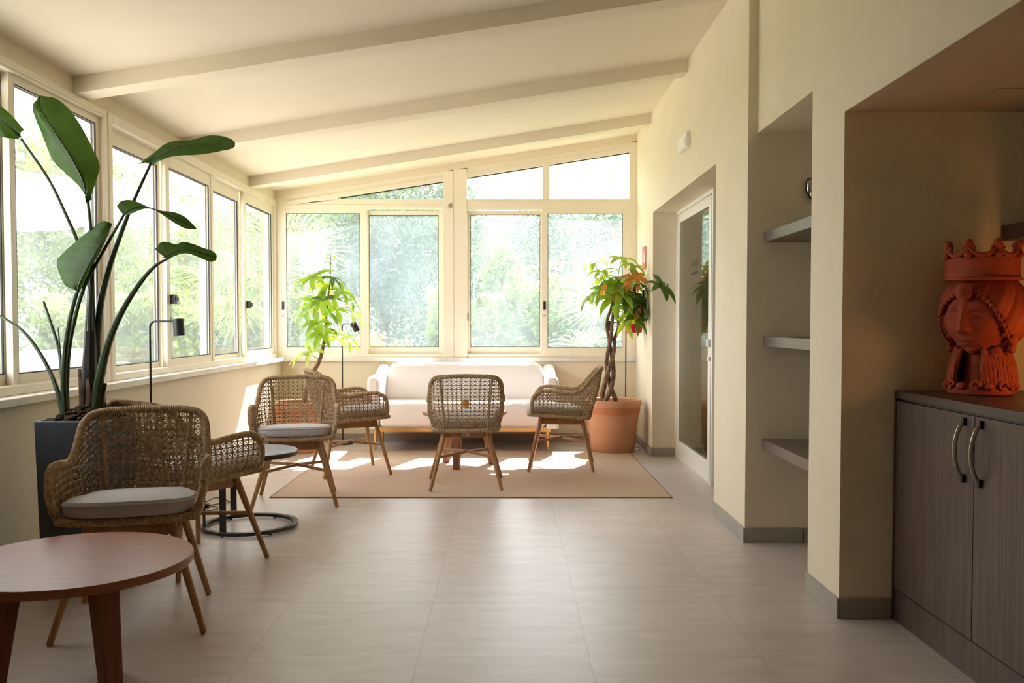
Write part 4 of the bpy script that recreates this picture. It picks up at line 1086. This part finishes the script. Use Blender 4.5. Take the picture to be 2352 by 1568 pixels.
# hedge: nobody could count its leaves
b = MB(); rnd = random.Random(21)
for _ in range(15000):
    x = rnd.uniform(-1.2, 4.0); y = rnd.uniform(13.0, 14.2); top = 1.78+.16*math.sin(x*3.1)+.12*math.sin(x*7+1)+.10*math.sin(x*13)
    z = GZ+(top-GZ)*rnd.random()**.7
    if rnd.random() < .5: y = rnd.uniform(12.95, 13.3)
    s_ = rnd.uniform(.035, .085); a = V((rnd.gauss(0, 1), rnd.gauss(0, 1), rnd.gauss(0, 1))).normalized(); c = a.cross(V((rnd.gauss(0, 1), rnd.gauss(0, 1), 1))).normalized(); p = V((x, y, z))
    b.add([p-a*s_, p-c*s_*.5, p+a*s_, p+c*s_*.5], [(0, 1, 2, 3)])
b.box(-1.2, 4.0, 13.35, 14.0, GZ, 1.25)
tag(b.build('hedge', M['leafB']), 'bright green clipped hedge outside the right back window', 'hedge', kind='stuff')
b = MB(); rnd = random.Random(22)
for _ in range(9000):
    x = rnd.uniform(-8.2, -3.4); y = rnd.uniform(15.2, 16.2); top = 1.62+.14*math.sin(x*2.7)+.1*math.sin(x*6)
    z = GZ+(top-GZ)*rnd.random()**.7; s_ = rnd.uniform(.05, .11); p = V((x, y, z))
    a = V((rnd.gauss(0, 1), rnd.gauss(0, 1), rnd.gauss(0, 1))).normalized(); c = a.cross(V((rnd.gauss(0, 1), rnd.gauss(0, 1), 1))).normalized()
    b.add([p-a*s_, p-c*s_*.5, p+a*s_, p+c*s_*.5], [(0, 1, 2, 3)])
b.box(-8.2, -3.4, 15.5, 16.0, GZ, 1.1)
tag(b.build('hedge', M['leafB']), 'green hedge seen through the far left side windows', 'hedge', kind='stuff')
t = thing('garden_shrub', 'yellow green shrub at the foot of the dense tree in the back window', 'shrub', (-1.72, 12.2, GZ))
crown(2600, (0, 0, .55), (.62, .45, .62), .055, random.Random(31)).build('foliage', M['yellowbush'], t)
b = MB(); b.tube([(0, 0, 0), (0, 0, .6)], .03, 6); b.build('stem', M['bark'], t)
# fan palms
def frond_mesh(L, nl, seed):
    rnd = random.Random(seed); b = MB()
    pet = catmull([(0, 0, 0), (L*.28, 0, L*.05), (L*.5, 0, L*.02)], 8); b.tube(pet, .012, 5)
    c = V(pet[-1])
    for i in range(nl):
        a = math.radians(-125+250*i/(nl-1)); l = L*.55*(1-.25*abs(a)/2.2)
        d = V((math.cos(a), math.sin(a), rnd.uniform(-.08, .12))); w = d.cross(V((0, 0, 1))).normalized()*.0105
        tip = c+d*l+V((0, 0, -.16*l)); md = c+d*l*.6
        b.add([c, md-w+V((0, 0, .01)), tip, md+w+V((0, 0, .01))], [(0, 1, 2, 3)])
    return b
def palm(label, loc, h, nf, L, seed, lo=-.5, hi=1.2):
    rnd = random.Random(seed); t = thing('fan_palm', label, 'palm', loc)
    b = MB(); n = 24; b.tube([(0, 0, h*i/(n-1)) for i in range(n)], [.13+.018*(i % 2) for i in range(n)], 10); b.build('trunk', M['palmtrunk'], t)
    f0 = None
    for i in range(nf):
        if f0 is None: f0 = frond_mesh(L, 34, seed).build('frond', M['palm'], t); f = f0
        else: f = f0.copy(); C.objects.link(f); f.parent = t
        f.location = (0, 0, h-.03); f.rotation_euler = (rnd.uniform(-.5, .5), -lerp(lo, hi, rnd.random()), i*2.4+rnd.uniform(-.2, .2))
    return t
palm('fan palm with spiky fronds in the leftmost back window', (-3.35, 12.8, GZ), 1.75, 22, 1.55, 41)
palm('fan palm with a trunk at the right edge of the back windows', (1.62, 11.6, GZ), 1.15, 15, 1.3, 42)
palm('tall fan palm high in the upper right back window', (2.35, 15.2, GZ), 3.0, 16, 1.7, 43, -.7, 1.3)
# wooded slope far behind, with a rusty rail along the track
b = MB(); rows = []; rnd = random.Random(51)
for i in range(24):
    y = 36+i*2.0; rows.append([V((-60+x*4, y, GZ+max(0, (i/23))**1.1*11.5*(1+.18*math.sin(x*.7))+rnd.uniform(-.3, .3))) for x in range(31)])
b.grid(rows); struct(b.build('hillside', M['hill']))
b = MB(); pts = [V((-1.0, 26, 2.55)), V((.9, 26, 2.85)), V((3.4, 26.0, 3.2))]; b.tube(pts, .05, 6)
for q in range(9):
    p = pts[0].lerp(pts[2], q/8); b.tube([p, V((p.x, p.y, GZ))], .025, 5)
tag(b.build('garden_rail', M['fence']), 'rusty rail rising along the slope above the hedge', 'railing')
# parasols on the terrace
def parasol(label, loc, R, h, group=None):
    t = thing('parasol', label, 'parasol', loc); b = MB(); n = 8; rows = []
    vs = [V((0, 0, h+.45))]; 
    for k_ in range(n): a = 2*PI*k_/n+.39; vs.append(V((R*math.cos(a), R*math.sin(a), h)))
    for k_ in range(n): a = 2*PI*k_/n+.39; vs.append(V((R*math.cos(a), R*math.sin(a), h-.16)))
    b.add(vs, [(0, 1+k_, 1+(k_+1) % n) for k_ in range(n)]+[(1+k_, 1+n+k_, 1+n+(k_+1) % n, 1+(k_+1) % n) for k_ in range(n)])
    b.build('canopy', M['canvas'], t, solid=.006)
    b = MB(); b.tube([(0, 0, 0), (0, 0, h+.4)], .022, 10); b.build('pole', M['bark'], t)
    b = MB(); b.lathe([(.001, 0), (.3, 0), (.3, .06), (.05, .09), (.001, .09)], 24); b.build('base', M['black'], t)
parasol('white parasol outside the nearest side window', (-5.75, 8.6, GZ+.05), 1.75, 2.5)
parasol('white parasol farther off, outside the middle side window', (-5.9, 12.6, GZ), 1.5, 3.0)

# ------------------------------------------------------------------ light
w = bpy.data.worlds.new('sky'); bpy.context.scene.world = w; w.use_nodes = True
bg = w.node_tree.nodes['Background']; bg.inputs['Color'].default_value = (.93, .97, 1, 1); bg.inputs['Strength'].default_value = 4.0
sun = bpy.data.lights.new('sun', 'SUN'); sun.energy = 11.5; sun.angle = .01; sun.color = (1, .95, .90)
so = bpy.data.objects.new('sun', sun); C.objects.link(so); so.rotation_euler = V((.33, 1, 1.23)).to_track_quat('Z', 'Y').to_euler()
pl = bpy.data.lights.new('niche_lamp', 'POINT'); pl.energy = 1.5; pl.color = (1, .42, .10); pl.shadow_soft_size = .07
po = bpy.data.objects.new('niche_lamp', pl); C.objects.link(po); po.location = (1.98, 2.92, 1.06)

sc = bpy.context.scene
sc.view_settings.view_transform = 'Standard'; sc.view_settings.look = 'None'; sc.view_settings.gamma = 1; sc.view_settings.exposure = .9
cy = sc.cycles
cy.use_denoising = True; cy.max_bounces = 10; cy.diffuse_bounces = 6; cy.glossy_bounces = 5; cy.transparent_max_bounces = 24; cy.transmission_bounces = 6
cy.sample_clamp_indirect = 6; cy.caustics_reflective = False; cy.caustics_refractive = False; cy.blur_glossy = .5
